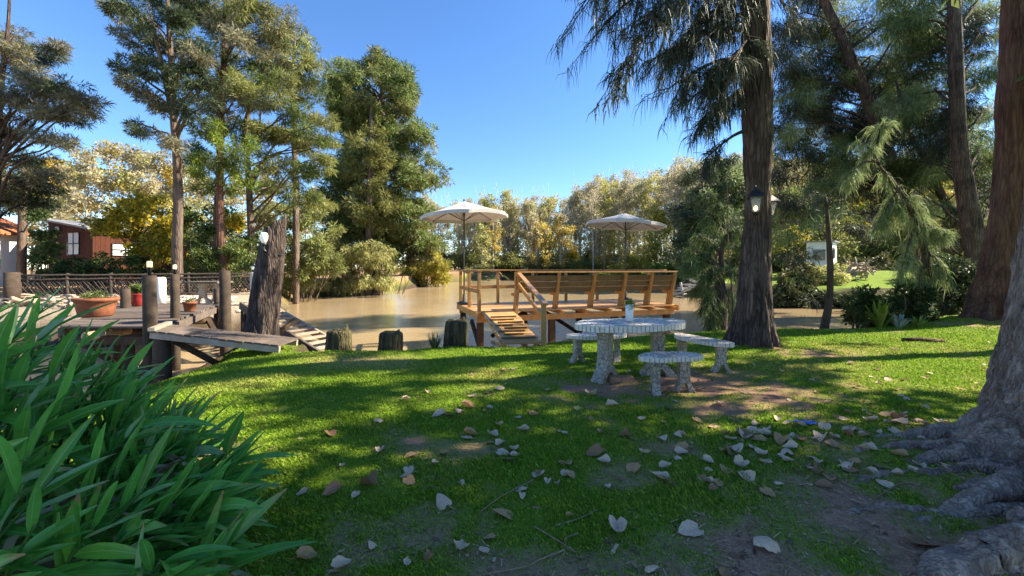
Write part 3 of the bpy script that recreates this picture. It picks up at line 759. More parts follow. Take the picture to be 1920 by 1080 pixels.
def foot_leg(root, M, pos, ang, zt, wt, wm, wb, th, arch):
    """slab pedestal: narrow waist, two flared feet with an arch between; ang = direction of the flare"""
    half = [(wt / 2, zt), (wm / 2, zt * .72), (wm / 2 * .98, zt * .45), (wm / 2 * 1.12, zt * .28), (wb / 2 * .82, zt * .10), (wb / 2, zt * .03), (wb / 2, -.05)]
    inner = [(wb / 2 - .085 * wb / .3, -.05), (wb * .20, zt * .05), (wb * .10, zt * arch * .85), (0, zt * arch)]
    prof = half + inner + [(-x, z) for x, z in reversed(inner[:-1])] + [(-x, z) for x, z in reversed(half)]
    ca, sa = math.cos(ang), math.sin(ang); c = Vector(pos)
    def W(x, y, z): return M @ (c + Vector((x * ca - y * sa, x * sa + y * ca, z)))
    mb = MB(); n = len(prof)
    for s in range(n // 2 - 0):
        pass
    vs = [W(x, -th / 2, z) for x, z in prof] + [W(x, th / 2, z) for x, z in prof]
    m = n // 2                                     # right side 0..m, left side m..n: quads across plus arch
    fs = []
    rgt = half + inner; k = len(rgt)               # index i on the right mirrors n-i on the left (top pair 0, n-1)
    for i in range(len(half) - 4):                 # straight part: bridge right to left
        fs.append((i, i + 1, n - 2 - i, n - 1 - i))
    t_ = len(half) - 4; apex = k - 1               # below the waist: two feet split at the arch apex
    fs.append(tuple(range(t_, apex + 1))); fs.append(tuple(range(apex, n - t_)))
    fs.append((t_, apex, n - 1 - t_))
    fs2 = [tuple(reversed([i + n for i in f])) for f in fs]
    sd = [(i, i + n, (i + 1) % n + n, (i + 1) % n) for i in range(n)]
    mb.add(vs, fs + fs2 + sd)
    return mb.build('leg', MT['mosaic_leg'], root, bevel=.008)

def picnic_set():
    tx, ty = 1.72, 5.78; gz = ground_z(tx, ty); M = Matrix.Translation((tx, ty, gz)) @ Matrix.Rotation(R(14), 4, 'Z')
    t = empty('picnic_table', (tx, ty, gz), 'oval white mosaic table with scalloped tile rim on two flared mosaic legs', 'table')
    mosaic_top(t, lobed(.83, .40, 8, .018), M, .79, .085, .062)
    for x, a in ((-.42, R(34)), (.42, R(-20))):
        foot_leg(t, M, (x, -.02, 0), a, .705, .19, .165, .50, .17, .16)
    def bench(x, y, rot, L, W, arc, z, legx, legrot, label, wb=.30):
        g = ground_z(x, y); m = Matrix.Translation((x, y, g)) @ Matrix.Rotation(rot, 4, 'Z')
        b = empty('picnic_bench', (x, y, g), label, 'bench', 'mosaic benches round the picnic table')
        mosaic_top(b, lobed(L / 2, W / 2, 6, .02, arc=arc), m, z, .058, .055)
        for lx, lr in zip(legx, legrot): foot_leg(b, m, (lx, arc * .35, 0), lr, z - .055, .15, .125, wb, .10, .30)
    bench(1.42, 6.62, R(8), 1.0, .34, .05, .45, (-.34, .34), (R(20), R(70)), 'white mosaic bench behind the picnic table, facing the river deck ramp')
    bench(2.98, 6.36, R(-64), 1.02, .34, .07, .45, (-.36, .36), (R(62), R(64)), 'white mosaic bench at the end of the picnic table nearest the lantern tree', .30)
    bench(1.97, 5.02, R(8), .80, .33, -.05, .47, (-.19, .19), (R(72), R(-12)), 'small mosaic bench in front of the picnic table on bare earth', .26)
    # pot on the table
    px_, py_ = 1.72, 5.86; zz = gz + .792
    p = empty('table_planter', (px_, py_, zz), 'tall white pot with a small green plant on the picnic table', 'plant pot')
    mb = MB(); mb.lathe((px_, py_, zz), [(.045, 0), (.052, .004), (.060, .25), (.052, .25), (.050, .225)], 20); mb.build('pot', MT['white'], p)
    rng = np.random.default_rng(5); n = 260
    pos = np.array((px_, py_, zz + .225)) + rng.normal(size=(n, 3)) * np.array((.022, .022, .012)); d = rng.normal(size=(n, 3)) * .6 + np.array((0, 0, .8))
    link('plant', quad_mesh('plant', leaf_quads(pos, d, .05 + .05 * rng.random(n), .014 + .01 * rng.random(n), rng)), MT['lf_sword'], p)
    # brick under the table foot
    bx, by = 1.52, 5.55; g = ground_z(bx, by)
    mb = MB(); mb.slab([(bx - .17, by - .07, g - .02), (bx + .17, by - .03, g - .02), (bx + .16, by + .10, g - .02), (bx - .18, by + .05, g - .02)], (.0, .01, .085))
    tag(mb.build('brick', MT['brick'], base=(bx, by, g), bevel=.012), 'worn red brick on the earth against the foot of the picnic table', 'brick')
picnic_set()

# ------------------------------------------------------------------ big detailed trunks
def bark_trunk(name, path, nseg, flare, mat, parent, rough=.03, fscale=7.0, seed=0, stretch=.18, jag=None, tw=0.0, nk=10):
    """path (x,y,z,r) smooth; flare: list of (angle, width, amount, height) buttresses; displaced ridged bark"""
    p = catmull(np.array(path, float), nk); k = len(p); th = np.linspace(0, 2 * math.pi, nseg, endpoint=False)
    z0 = path[0][2]; TH, _ = np.meshgrid(th, np.arange(k)); r = np.repeat(p[:, 3][:, None], nseg, 1); hgt = (p[:, 2] - z0)[:, None]
    add = np.zeros_like(r)
    for a, w, amt, hh in flare:
        d = (TH - a + math.pi) % (2 * math.pi) - math.pi
        add += amt * np.exp(-(d / w) ** 2) * np.exp(-np.clip(hgt, 0, None) / hh)
    r = r + add
    cs, sn = np.cos(TH), np.sin(TH)
    q = np.stack([cs * r + p[:, 0][:, None], sn * r + p[:, 1][:, None], np.repeat(p[:, 2][:, None], nseg, 1)], -1).reshape(-1, 3)
    nz = fbm((q + seed) * np.array([fscale, fscale, fscale * stretch]), 4); nz = 1 - np.abs(nz * 2 - .95) * 1.6
    big = fbm((q + seed + 40) * np.array([2.2, 2.2, .7]), 3) - .45
    rr = r.ravel() + (nz - .4) * rough + big * rough * 3
    q[:, 0] = (cs.ravel() * rr) + np.repeat(p[:, 0], nseg); q[:, 1] = (sn.ravel() * rr) + np.repeat(p[:, 1], nseg)
    if jag is not None:
        last = slice((k - 1) * nseg, k * nseg); q[last, 2] += jag(th)
        q[(k - 2) * nseg:(k - 1) * nseg, 2] += jag(th) * .4
    ii = np.arange(k * nseg).reshape(k, nseg); nx_ = np.roll(ii, -1, 1)
    f = np.stack([ii[:-1], nx_[:-1], nx_[1:], ii[1:]], -1).reshape(-1, 4)
    c = len(q); q = np.vstack([q, [p[-1, 0], p[-1, 1], q[-nseg:, 2].mean() - .06]])
    me = bpy.data.meshes.new(name); me.from_pydata(q.tolist(), [], f.tolist() + [(int(ii[-1, j]), int(nx_[-1, j]), c) for j in range(nseg)])
    me.update(); smooth_flags(me)
    return link(name, me, mat, parent)
def root_tube(parent, pts, r0, r1, mat, seed, n=20):
    rng = np.random.default_rng(seed); p = catmull(pts, 16); k = len(p); rad = np.linspace(r0, r1, k)
    mb = MB(); f = rng.random(3) * 6
    p = p + np.stack([fbm(p * 4 + 3) - .47, fbm(p * 4 + 7) - .47, (fbm(p * 5 + 11) - .47) * .5], 1) * .22
    mb.tube(p, list(rad), n, wob=lambda i, th: 1 + .16 * math.sin(2 * th + i * .35 + f[0]) + .10 * math.sin(5 * th + f[1] - i * .5))
    v = np.array(mb.v); nz = 1 - np.abs(fbm(v * np.array((9, 9, 9.)) + seed) * 2 - .95) * 1.6
    cen = np.repeat(p, n, 0); d = unit(v - cen); v = v + d * ((nz - .4) * .045 * np.repeat(rad / max(rad), n) + (fbm(v * 2.5) - .47) * .07 * np.repeat(rad / max(rad), n))[:, None]
    mb.v = [tuple(q) for q in v]
    return mb.build('root', mat, parent)
def on_ground(x, y, dz=0.0): return (x, y, ground_z(x, y) + dz)

# lantern casuarina
LT = (4.72, 7.78); gz = ground_z(*LT)
lan_tree = empty('casuarina_tree', (LT[0], LT[1], gz), 'large dark casuarina with furrowed trunk carrying two black lanterns by the picnic table', 'tree', 'casuarinas on the lawn')
bark_trunk('trunk', [(4.70, 7.78, gz - .15, .32), (4.70, 7.78, gz + .35, .29), (4.72, 7.79, gz + 1.0, .255), (4.76, 7.8, 2.4, .225), (4.78, 7.8, 4.0, .225), (4.76, 7.82, 6.0, .235), (4.72, 7.9, 8.5, .22), (4.8, 7.9, 11.5, .18), (4.8, 8.0, 14, .07)], 120,
           [(R(200), .22, .34, .36), (R(240), .20, .22, .40), (R(275), .16, .20, .42), (R(305), .15, .24, .32), (R(345), .2, .26, .30), (R(30), .3, .25, .35), (R(100), .4, .3, .35), (R(160), .25, .28, .35)], MT['bark_dark'], lan_tree, .055, 9.0, 3, nk=14)
# near grey trunk with roots
NT_ = (4.5, 3.0); gz = ground_z(*NT_)
near_tree = empty('old_tree', (NT_[0], NT_[1], gz), 'huge grey wrinkled trunk with spreading roots over bare earth', 'tree')
bark_trunk('trunk', [(4.44, 2.97, gz - .30, .58), (4.45, 2.98, gz - .05, .55), (4.47, 3.0, gz + .2, .52), (4.50, 3.0, gz + .5, .50), (4.56, 3.0, gz + 1.0, .47), (4.68, 3.02, gz + 2.2, .46), (4.82, 3.05, 4.0, .44), (4.9, 3.1, 6.5, .36), (5.0, 3.1, 9.5, .22), (5.0, 3.1, 12, .08)], 220,
           [(R(176), .26, 1.25, .42), (R(150), .2, .8, .32), (R(203), .2, 1.45, .40), (R(226), .18, 1.2, .34), (R(250), .22, 1.3, .42), (R(290), .3, .6, .3), (R(20), .4, .4, .3), (R(95), .4, .5, .3)], MT['bark_near'], near_tree, .075, 11.0, 9, .28, nk=24)
for i, (pts, r0) in enumerate([
    ([(4.1, 2.95, .16), (3.6, 2.93, .05), (3.1, 3.0, -.01), (2.6, 2.98, -.07)], .12), ([(4.1, 2.8, .14), (3.5, 2.66, .03), (2.95, 2.62, -.02), (2.4, 2.68, -.08)], .10),
    ([(4.15, 2.75, .18), (3.5, 2.58, .09), (2.9, 2.5, .03), (2.3, 2.36, -.07)], .15), ([(4.3, 2.5, .32), (3.5, 2.30, .17), (2.85, 2.14, .09), (2.2, 2.02, .01), (1.7, 1.93, -.07)], .20),
    ([(4.2, 3.2, .10), (3.7, 3.42, .02), (3.2, 3.5, -.03), (2.7, 3.7, -.07)], .10), ([(3.5, 2.78, .0), (3.0, 2.82, -.01), (2.5, 2.84, -.02), (2.0, 2.72, -.05)], .045),
    ([(3.4, 2.40, .0), (2.8, 2.42, .0), (2.4, 2.5, -.01), (1.9, 2.4, -.05)], .04), ([(3.6, 2.1, .0), (3.0, 2.0, .0), (2.5, 2.05, -.01), (2.0, 1.95, -.05)], .04), ([(3.7, 3.1, .02), (3.2, 3.2, .0), (2.7, 3.2, -.02), (2.2, 3.3, -.05)], .045)]):
    root_tube(near_tree, [on_ground(x, y, z - .012) for x, y, z in pts], r0, .02, MT['bark_near'], 30 + i)
# reddish double trunk beyond it, at the lawn's end
gz = ground_z(13.2, 11.0)
red_tree = empty('casuarina_tree', (13.2, 11.0, gz), 'reddish brown twin trunk with a dark hollow between its flared bases', 'tree', 'casuarinas on the lawn')
bark_trunk('trunk', [(13.0, 11.0, gz - .2, .48), (13.15, 11.0, gz + .4, .42), (13.42, 11.0, gz + 1.4, .40), (13.68, 11.0, 3.0, .39), (13.9, 11.0, 5.0, .40), (14.0, 11.0, 8.0, .36), (14.1, 11, 12, .2)], 90,
           [(R(180), .3, .5, .3), (R(225), .22, .45, .35), (R(270), .2, .35, .4)], MT['bark_red'], red_tree, .05, 6, 21)
bark_trunk('second_trunk', [(14.2, 11.2, gz - .2, .40), (14.25, 11.2, gz + .5, .34), (14.35, 11.2, gz + 1.6, .38), (14.5, 11.2, 3.2, .42), (14.7, 11.2, 6.0, .40), (15.0, 11.2, 10.0, .26)], 80,
           [(R(0), .4, .3, .4), (R(250), .25, .3, .35), (R(200), .25, .25, .35)], MT['bark_red'], red_tree, .05, 6, 27)
mb = MB(); g = ground_z(13.0, 10.35); mb.tube([(13.0, 10.35, g - .1), (13.03, 10.36, g + .35), (13.06, 10.38, g + .70)], [.15, .145, .14], 14, wob=lambda i, th: 1 + .05 * math.sin(3 * th + i))
tag(mb.build('upright_log', MT['palewood'], base=(13.0, 10.35, g)), 'pale cut log standing upright in front of the reddish twin trunk', 'log')

# tall broken trunk and the three low stumps
gz = .0
bt = empty('broken_trunk', (-5.5, 8.95, gz), 'tall dark dead trunk snapped off at the top beside the pier ramp', 'tree stump')
bark_trunk('trunk', [(-5.62, 8.95, gz - 1.9, .38), (-5.64, 8.95, gz - .5, .36), (-5.61, 8.95, gz + .2, .31), (-5.53, 8.95, gz + .9, .285), (-5.44, 8.95, gz + 1.6, .265), (-5.36, 8.95, gz + 2.2, .235), (-5.31, 8.95, gz + 2.50, .21)], 80,
           [(R(200), .3, .12, .4), (R(270), .25, .12, .4), (R(330), .3, .14, .4)], MT['bark_stump'], bt, .04, 8, 33, jag=lambda th: .17 * np.cos(th - R(10)) + .025 * np.sin(4 * th) + .09 * np.exp(-((th - .25) / .3) ** 2))
for (x, y, h, r, lab, sd, sp) in ((-3.36, 7.72, .62, .225, 'mossy low stump at the water edge nearest the broken trunk, with a raised splinter', 41, .10), (-2.35, 7.74, .60, .21, 'short flat mossy stump standing alone in the middle of the lawn edge', 43, .04),
                                  (-1.16, 8.22, .80, .235, 'dark stump at the water edge beside the river deck ramp', 47, .06)):
    g = ground_z(x, y); s = empty('low_stump', (x, y, g), lab, 'tree stump', 'low stumps along the water edge')
    bark_trunk('trunk', [(x, y, g - .4, r * 1.2), (x, y, g + .08, r * 1.1), (x + .01, y, g + h * .5, r), (x + .02, y, g + h * .85, r * .97), (x + .02, y, g + h * .96, r * .88), (x + .02, y, g + h, r * .66)], 60,
               [(R(200), .4, .05, .2), (R(330), .4, .05, .2)], MT['bark_mossy'], s, .04, 9, sd, jag=lambda th: sp * np.exp(-((th - .4) / .5) ** 2) + .008 * np.sin(3 * th))

# ------------------------------------------------------------------ lanterns and lamps
def lantern(c, out, label):
    """four-sided tapered coach lantern on a bracket; c = centre of the glass, out = direction away from the trunk"""
    c = np.array(c, float); out = np.array((*out, 0.0)); out /= np.linalg.norm(out); ang = math.atan2(out[1], out[0])
    root = empty('wall_lantern', c - np.array((0, 0, .24)), label, 'lantern', 'black lanterns on the casuarina trunk')
    def ring(r, z, rot=math.pi / 4): return [c + np.array((r * math.cos(ang + rot + k * math.pi / 2), r * math.sin(ang + rot + k * math.pi / 2), z)) for k in range(4)]
    b, t_ = ring(.085, -.16), ring(.15, .12)
    fr = MB()
    for k in range(4):
        fr.beam(b[k], t_[k], .018, .018); fr.beam(b[k], b[(k + 1) % 4], .02, .02); fr.beam(t_[k], t_[(k + 1) % 4], .02, .02)
    lo = [p - np.array((0, 0, .02)) for p in ring(.09, -.16)]
    fr.add(lo + [c + np.array((0, 0, -.24))], [(1, 0, 4), (2, 1, 4), (3, 2, 4), (0, 3, 4), (0, 1, 2, 3)])
    fr.build('frame', MT['blackmetal'], root)
    rf = MB(); e = ring(.20, .125); m = ring(.075, .24); vs = e + m + [c + np.array((0, 0, .30))] + [p - np.array((0, 0, .015)) for p in e]
    rf.add(vs, [(k, (k + 1) % 4, 4 + (k + 1) % 4, 4 + k) for k in range(4)] + [(4 + k, 4 + (k + 1) % 4, 8) for k in range(4)] + [(9 + k, 9 + (k + 1) % 4, (k + 1) % 4, k) for k in range(4)] + [(12, 11, 10, 9)])
    rf.tube([c + np.array((0, 0, .29)), c + np.array((0, 0, .34))], [.02, .012], 8); rf.build('roof', MT['blackmetal'], root)
    gl = MB(); bi, ti = ring(.078, -.155), ring(.143, .115)
    gl.add(bi + ti, [(k, (k + 1) % 4, 4 + (k + 1) % 4, 4 + k) for k in range(4)]); gl.build('glass', MT['glass'], root)
    bu = MB(); bu.lathe(c + np.array((0, 0, -.13)), [(.012, 0), (.03, .03), (.034, .055), (.022, .085), (.004, .1)], 12); bu.build('bulb', MT['bulb'], root)
    br = MB(); w = c - out * .34
    br.tube(catmull([w + (0, 0, -.30), c - out * .17 + np.array((0, 0, -.36)), c + np.array((0, 0, -.23))], 6), .014, 6); br.beam(w + np.array((0, 0, -.42)), w + np.array((0, 0, -.12)), .07, .02, up=tuple(out)); br.build('bracket', MT['blackmetal'], root)
lantern((4.50, 7.39, 2.73), (-.5, -1.0), 'black lantern with a glowing bulb on the river-deck side of the casuarina trunk')
lantern((5.09, 7.93, 2.73), (1, .1), 'black lantern half hidden by the casuarina trunk on its sunlit side')

def post_lamp(c, label, r=.075, h=.16, stem=.17):
    root = empty('post_lamp', c, label, 'lamp', 'jar lamps on the pier posts')
    mb = MB(); mb.lathe(c, [(r * .75, 0), (r * .75, stem * .7), (r * 1.1, stem * .85), (r * 1.1, stem)], 14); mb.build('holder', MT['blackmetal'], root)
    mb = MB(); mb.lathe((c[0], c[1], c[2] + stem), [(r, 0), (r * 1.05, h * .5), (r, h), (r * .5, h + .008)], 14); mb.build('lamp_shade', MT['sunlit_jar'], root)

# ------------------------------------------------------------------ grey pier
def pier():
    z = .40; A, B, C, E = (np.array(q) for q in ((-6.95, 7.85, z), (-9.25, 12.7, z), (-12.5, 12.7, z), (-8.9, 7.85, z)))
    root = empty('wooden_pier', (-8, 8.5, WATER_Z), 'weathered grey plank pier with round posts and a sloping ramp onto the lawn', 'pier')
    fl = MB(); n = 34
    for i in range(n):
        s0, s1 = (i + .05) / n, (i + .95) / n; j = rnd.uniform(-.03, .03)
        fl.slab([E + (C - E) * s0 - (j, 0, 0), A + (B - A) * s0 + (j, 0, 0), A + (B - A) * s1 + (j, 0, 0), E + (C - E) * s1 - (j, 0, 0)], (0, 0, -.04))
    fl.build('floor', MT['greywood'], root)
    for a, b, zz, w, h in ((A, B, -.13, .08, .17), (E, C, -.13, .08, .17), (E + (0, .06, 0), A + (0, .06, 0), -.28, .14, .16)):
        mb = MB(); mb.beam(a + (0, .04, zz), b + (0, -.02, zz), w, h); mb.build('beam', MT['greywood'] if zz > -.2 else MT['darkwood'], root)
    for px0, px1, D, dz in ((0, 0, 9.4, 0), (0, 0, 11, 0)):
        s = (D - 7.85) / 4.85; a = A + (B - A) * s; c = E + (C - E) * s
        mb = MB(); mb.tube([c + (0, 0, -.32), a + (0, 0, -.32)], .09, 10); mb.build('cross_log', MT['darkwood'], root)
    mb = MB(); mb.tube([(-8.25, 8.6, .2), (-8.12, 7.62, .24)], .085, 14); mb.build('log_end', MT['logend'], root)
    posts = [((-6.98, 7.72), .115, 1.40, -2.0), ((-7.74, 9.2), .092, 1.40, -2.0), ((-7.2, 10.05), .125, 1.48, -2.0), ((-11.05, 11.45), .12, .95, -2.0), ((-6.60, 7.55), .14, .22, -2.0), ((-7.72, 8.05), .10, .2, -2.0), ((-9.05, 9.2), .1, .2, -2.0), ((-9.2, 12.5), .1, .9, -2.0)]
    for (x, y), r, zt, zb in posts:
        mb = MB(); ph = rnd.random() * 6
        mb.tube([(x + .02, y, zb), (x, y, 0), (x - .01, y, zt * .6), (x - .015, y, zt - .012), (x - .015, y, zt)], [r * 1.05, r, r * .97, r * .95, r * .86], 14, wob=lambda i, th: 1 + .04 * math.sin(3 * th + ph + i)); mb.build('post', MT['postwood'], root)
    for a, b, w in (((-7.05, 7.9, -.05), (-7.7, 8.0, -.95), .10), ((-6.5, 7.7, .15), (-5.55, 8.3, -.75), .10), ((-6.55, 7.9, -.7), (-5.6, 9.6, .15), .10), ((-6.2, 8.3, -.75), (-5.4, 10.0, .25), .10), ((-8.9, 11.6, .2), (-7.3, 10.0, -.3), .11), ((-9.2, 8.4, .1), (-8.2, 8.8, -.9), .10)):
        mb = MB(); mb.beam(a, b, w, w); mb.build('brace', MT['darkwood'], root)
    # ramp
    nl, fl_ = np.array((-6.68, 7.35, .36)), np.array((-7.12, 8.25, .36)); nr, fr_ = np.array((-4.34, 7.42, .075)), np.array((-4.42, 8.28, .06))
    rp = MB(); n = 15
    for i in range(n):
        s0, s1 = (i + .06) / n, (i + .94) / n; j = rnd.uniform(-.03, .03)
        a, b, c, d = nl + (nr - nl) * s0, nl + (nr - nl) * s1, fl_ + (fr_ - fl_) * s1, fl_ + (fr_ - fl_) * s0
        rp.slab([a + (0, j, 0), b + (0, j, 0), c + (0, j, 0), d + (0, j, 0)], (0, 0, .035))
    ro = rp.build('ramp', MT['greywood'], root)
    st = MB(); st.beam(nl + (0, .05, -.055), nr + (0, .05, -.055), .06, .11); st.beam(fl_ + (0, -.05, -.055), fr_ + (0, -.05, -.055), .06, .11); st.build('stringer', MT['palewood'], ro)
    mb = MB(); mb.beam(nl + (.05, 0, .055), fl_ + (.05, 0, .055), .10, .06); mb.build('step_board', MT['palewood'], ro)
    post_lamp((-6.995, 7.72, 1.40), 'black lamp with a pale glass cap on the thick post topping the pier ramp', .042, .11, .16)
    post_lamp((-7.755, 9.2, 1.40), 'black lamp with a small pale glass cap on the thinner pier post behind', .036, .09, .12)
pier()

def gangway():
    root = empty('landing_stage', (-8.2, 12.2, WATER_Z), 'pale wooden landing stage with cleated stairs descending behind the broken trunk', 'dock')
    a, b = np.array((-8.15, 12.0, .42)), np.array((-4.45, 9.2, -.45)); e = np.array((.33, .62, 0)); 
    fl = MB()
    for i in range(9): fl.box((-8.95 + i * .14, 12.7, .42), (.125, 1.2, .04))
    fl.build('platform', MT['palewood'], root)
    for k in (0, 1):
        mb = MB(); mb.beam(a + e * k, b + e * k, .06, .22); mb.build('stringer', MT['palewood'] if k else MT['greywood'], root)
    for i in range(13):
        s = (i + .5) / 13; p = a + (b - a) * s; mb = MB(); mb.beam(p + (0, 0, .08), p + e + (0, 0, .08), .20, .035); mb.build('tread', MT['palewood'], root)
    for x, y, zt in ((-8.1, 12.1, .5), (-7.3, 12.0, .25), (-8.9, 12.2, .5), (-8.0, 13.2, .5)):
        mb = MB(); mb.tube([(x, y, -2), (x, y, zt)], .09, 10); mb.build('post', MT['postwood'], root)
    for p, q in (((-8.1, 12.1, .3), (-7.3, 12.0, -.7)), ((-7.6, 11.7, .1), (-7.0, 11.2, -.75))):
        mb = MB(); mb.beam(p, q, .09, .09); mb.build('brace', MT['greywood'], root)
gangway()
lp = P(476, 570, 13.8)
root = empty('lamp_post', (lp[0], lp[1], ground_z(lp[0], lp[1])), 'pale round post with a small lantern on top between the pier and the broken trunk', 'lamp post')
mb = MB(); mb.tube([(lp[0], lp[1], -.6), (lp[0], lp[1], 1.38), (lp[0], lp[1], 1.40)], [.125, .11, .10], 14); mb.build('post', MT['concrete'], root)
mb = MB(); mb.lathe((lp[0], lp[1], 1.40), [(.05, 0), (.075, .05), (.06, .09)], 10); mb.lathe((lp[0], lp[1], 1.60), [(.11, 0), (.03, .08), (.015, .13)], 10); mb.build('lantern_frame', MT['blackmetal'], root)
mb = MB(); mb.lathe((lp[0], lp[1], 1.47), [(.06, 0), (.085, .13)], 10); mb.build('lamp_shade', MT['globe'], root)
gp = P(495, 452, 8.7)
root = empty('globe_lamp', (gp[0] + .02, gp[1], gp[2] - .2), 'white frosted lamp bracketed to the side of the broken trunk', 'lamp')
mb = MB(); mb.lathe((gp[0], gp[1], gp[2]), [(.03, -.05), (.055, -.02), (.078, .05), (.082, .11), (.06, .17), (.02, .19)], 16); mb.build('lamp_shade', MT['globe'], root)
mb = MB(); mb.tube(catmull([(gp[0], gp[1], gp[2] - .05), (gp[0] + .02, gp[1], gp[2] - .22), (gp[0] + .26, gp[1] + .2, gp[2] - .30)], 5), .035, 8); mb.lathe((gp[0], gp[1], gp[2] - .10), [(.05, 0), (.06, .05)], 12); mb.build('bracket', MT['blackmetal'], root)

# ------------------------------------------------------------------ things on and behind the pier
def pot(name, label, c, prof, sx, mat, leafmat, n, hgt, seed, group=None):
    root = empty(name, c, label, 'plant pot', group)
    mb = MB(); mb.lathe(c, prof, 28, sx=sx); mb.build('pot', mat, root)
    zt = prof[-2][1] - .04; rt = prof[-2][0] * .88
    mb = MB(); mb.lathe((c[0], c[1], c[2] + zt - .03), [(rt * .97, 0), (rt * .97, .03), (.02, .035)], 20, sx=sx); mb.build('soil', MT['soil'], root)
    rng = np.random.default_rng(seed); a = rng.random(n) * 6.28; q = rng.random(n) ** .5 * rt * .8
    pos = np.stack([c[0] + q * np.cos(a) * sx, c[1] + q * np.sin(a), np.full(n, c[2] + zt)], 1) + rng.normal(size=(n, 3)) * .02
    pos[:, 2] += rng.random(n) * hgt * .6
    d = rng.normal(size=(n, 3)) * .7 + np.array((0, 0, .6))
    link('plant', quad_mesh('plant', leaf_quads(pos, d, hgt * (.3 + .4 * rng.random(n)), hgt * (.08 + .08 * rng.random(n)), rng)), leafmat, root)
c = G(180, 593, .40); pot('terracotta_planter', 'wide oval terracotta trough with low plants on the grey pier', (c[0], c[1], .402), [(.26, 0), (.29, .03), (.325, .22), (.35, .35), (.385, .37), (.385, .44), (.34, .44), (.32, .40)], 1.12, MT['terracotta'], MT['lf_green'], 160, .22, 61)
c = G(260, 574, .40); pot('red_flowerpot', 'round red flowerpot with a bushy green plant on the pier', (c[0], c[1], .402), [(.12, 0), (.15, .03), (.20, .20), (.205, .33), (.22, .35), (.22, .38), (.18, .38), (.17, .36)], 1, MT['redpot'], MT['lf_green'], 260, .36, 62)
c = G(356, 584, .40); pot('terracotta_flowerpot', 'small terracotta flowerpot at the far edge of the pier', (c[0], c[1], .402), [(.10, 0), (.115, .02), (.145, .20), (.16, .20), (.16, .26), (.13, .26), (.125, .23)], 1, MT['terracotta'], MT['lf_green'], 80, .16, 63)

def fence():
    D0, D1 = 15.2, 19.0
    a, b = P(38, 545, D0), P(480, 540, D1); za = .28
    a[2] = ground_z(a[0], a[1]); b[2] = ground_z(b[0], b[1])
    root = empty('lattice_fence', (a + b) / 2, 'rustic fence of crossed branches with a dark top rail behind the pier', 'fence')
    L = np.linalg.norm(b - a); d = (b - a) / L; H = .98; Z = np.array((0, 0, 1))
    n = 6
    for i in range(n + 1):
        p = a + d * L * i / n; mb = MB(); mb.tube([p + Z * -.3, p + Z * (H + .08)], .06, 8); mb.build('post', MT['lattice'], root)
    for z in (.14, H - .16, H):
        mb = MB(); mb.tube([a + d * L * s + Z * (z + rnd.uniform(-.012, .012)) + np.array((0, -.045, 0)) for s in np.linspace(0, 1, 14)], .032 if z < .9 else .04, 7); mb.build('rail', MT['lattice'], root)
    la = MB(); k = 84
    for i in range(k):
        for sg in (1, -1):
            s = (i + .5) / k * L + rnd.uniform(-.05, .05); w = .50 + rnd.uniform(-.12, .12)
            p0, p1 = a + d * (s - sg * w / 2) + Z * .10, a + d * (s + sg * w / 2) + Z * (H - .10)
            la.tube([p0 + np.array((0, .02 * sg, 0)), (p0 + p1) / 2 + np.array((rnd.uniform(-.03, .03), .02 * sg, rnd.uniform(-.02, .02))), p1 + np.array((0, .02 * sg, 0))], .020, 5)
    la.build('lattice', MT['lattice'], root)
fence()
c = P(22, 560, 13.5); g = ground_z(c[0], c[1]); mb = MB(); mb.tube([(c[0], c[1], g - .4), (c[0], c[1], 1.38), (c[0], c[1], 1.40)], [.20, .185, .165], 16, wob=lambda i, th: 1 + .04 * math.sin(3 * th))
tag(mb.build('thick_post', MT['postwood'], base=(c[0], c[1], g)), 'thick pale round post at the end of the lattice fence near the white house', 'post')
c = P(302, 550, 14.4); g = ground_z(c[0], c[1]); mb = MB(); mb.lathe((c[0], c[1], g - .05), [(.14, 0), (.145, .4), (.14, .95), (.10, 1.0), (.02, 1.0)], 18)
tag(mb.build('white_barrel', MT['white'], base=(c[0], c[1], g)), 'narrow white drum standing behind the lamp post of the pier', 'drum')

def garden_table():
    c = P(390, 570, 14.2); g = ground_z(c[0], c[1]); root = empty('garden_table', (c[0], c[1], g), 'rustic table with a dark plank top on a curved tiled base behind the pier', 'table')
    mb = MB()
    for i in range(4): mb.box((c[0], c[1] - .3 + i * .2, g + .76), (1.15 + rnd.uniform(-.05, .05), .19, .06), R(6))
    mb.build('tabletop', MT['greywood'], root)
    M = Matrix.Translation((c[0], c[1], g))
    foot_leg(root, M, (-.18, 0, 0), R(15), .73, .26, .20, .62, .16, .35); foot_leg(root, M, (.22, .1, 0), R(-35), .73, .26, .20, .55, .16, .35)
garden_table()

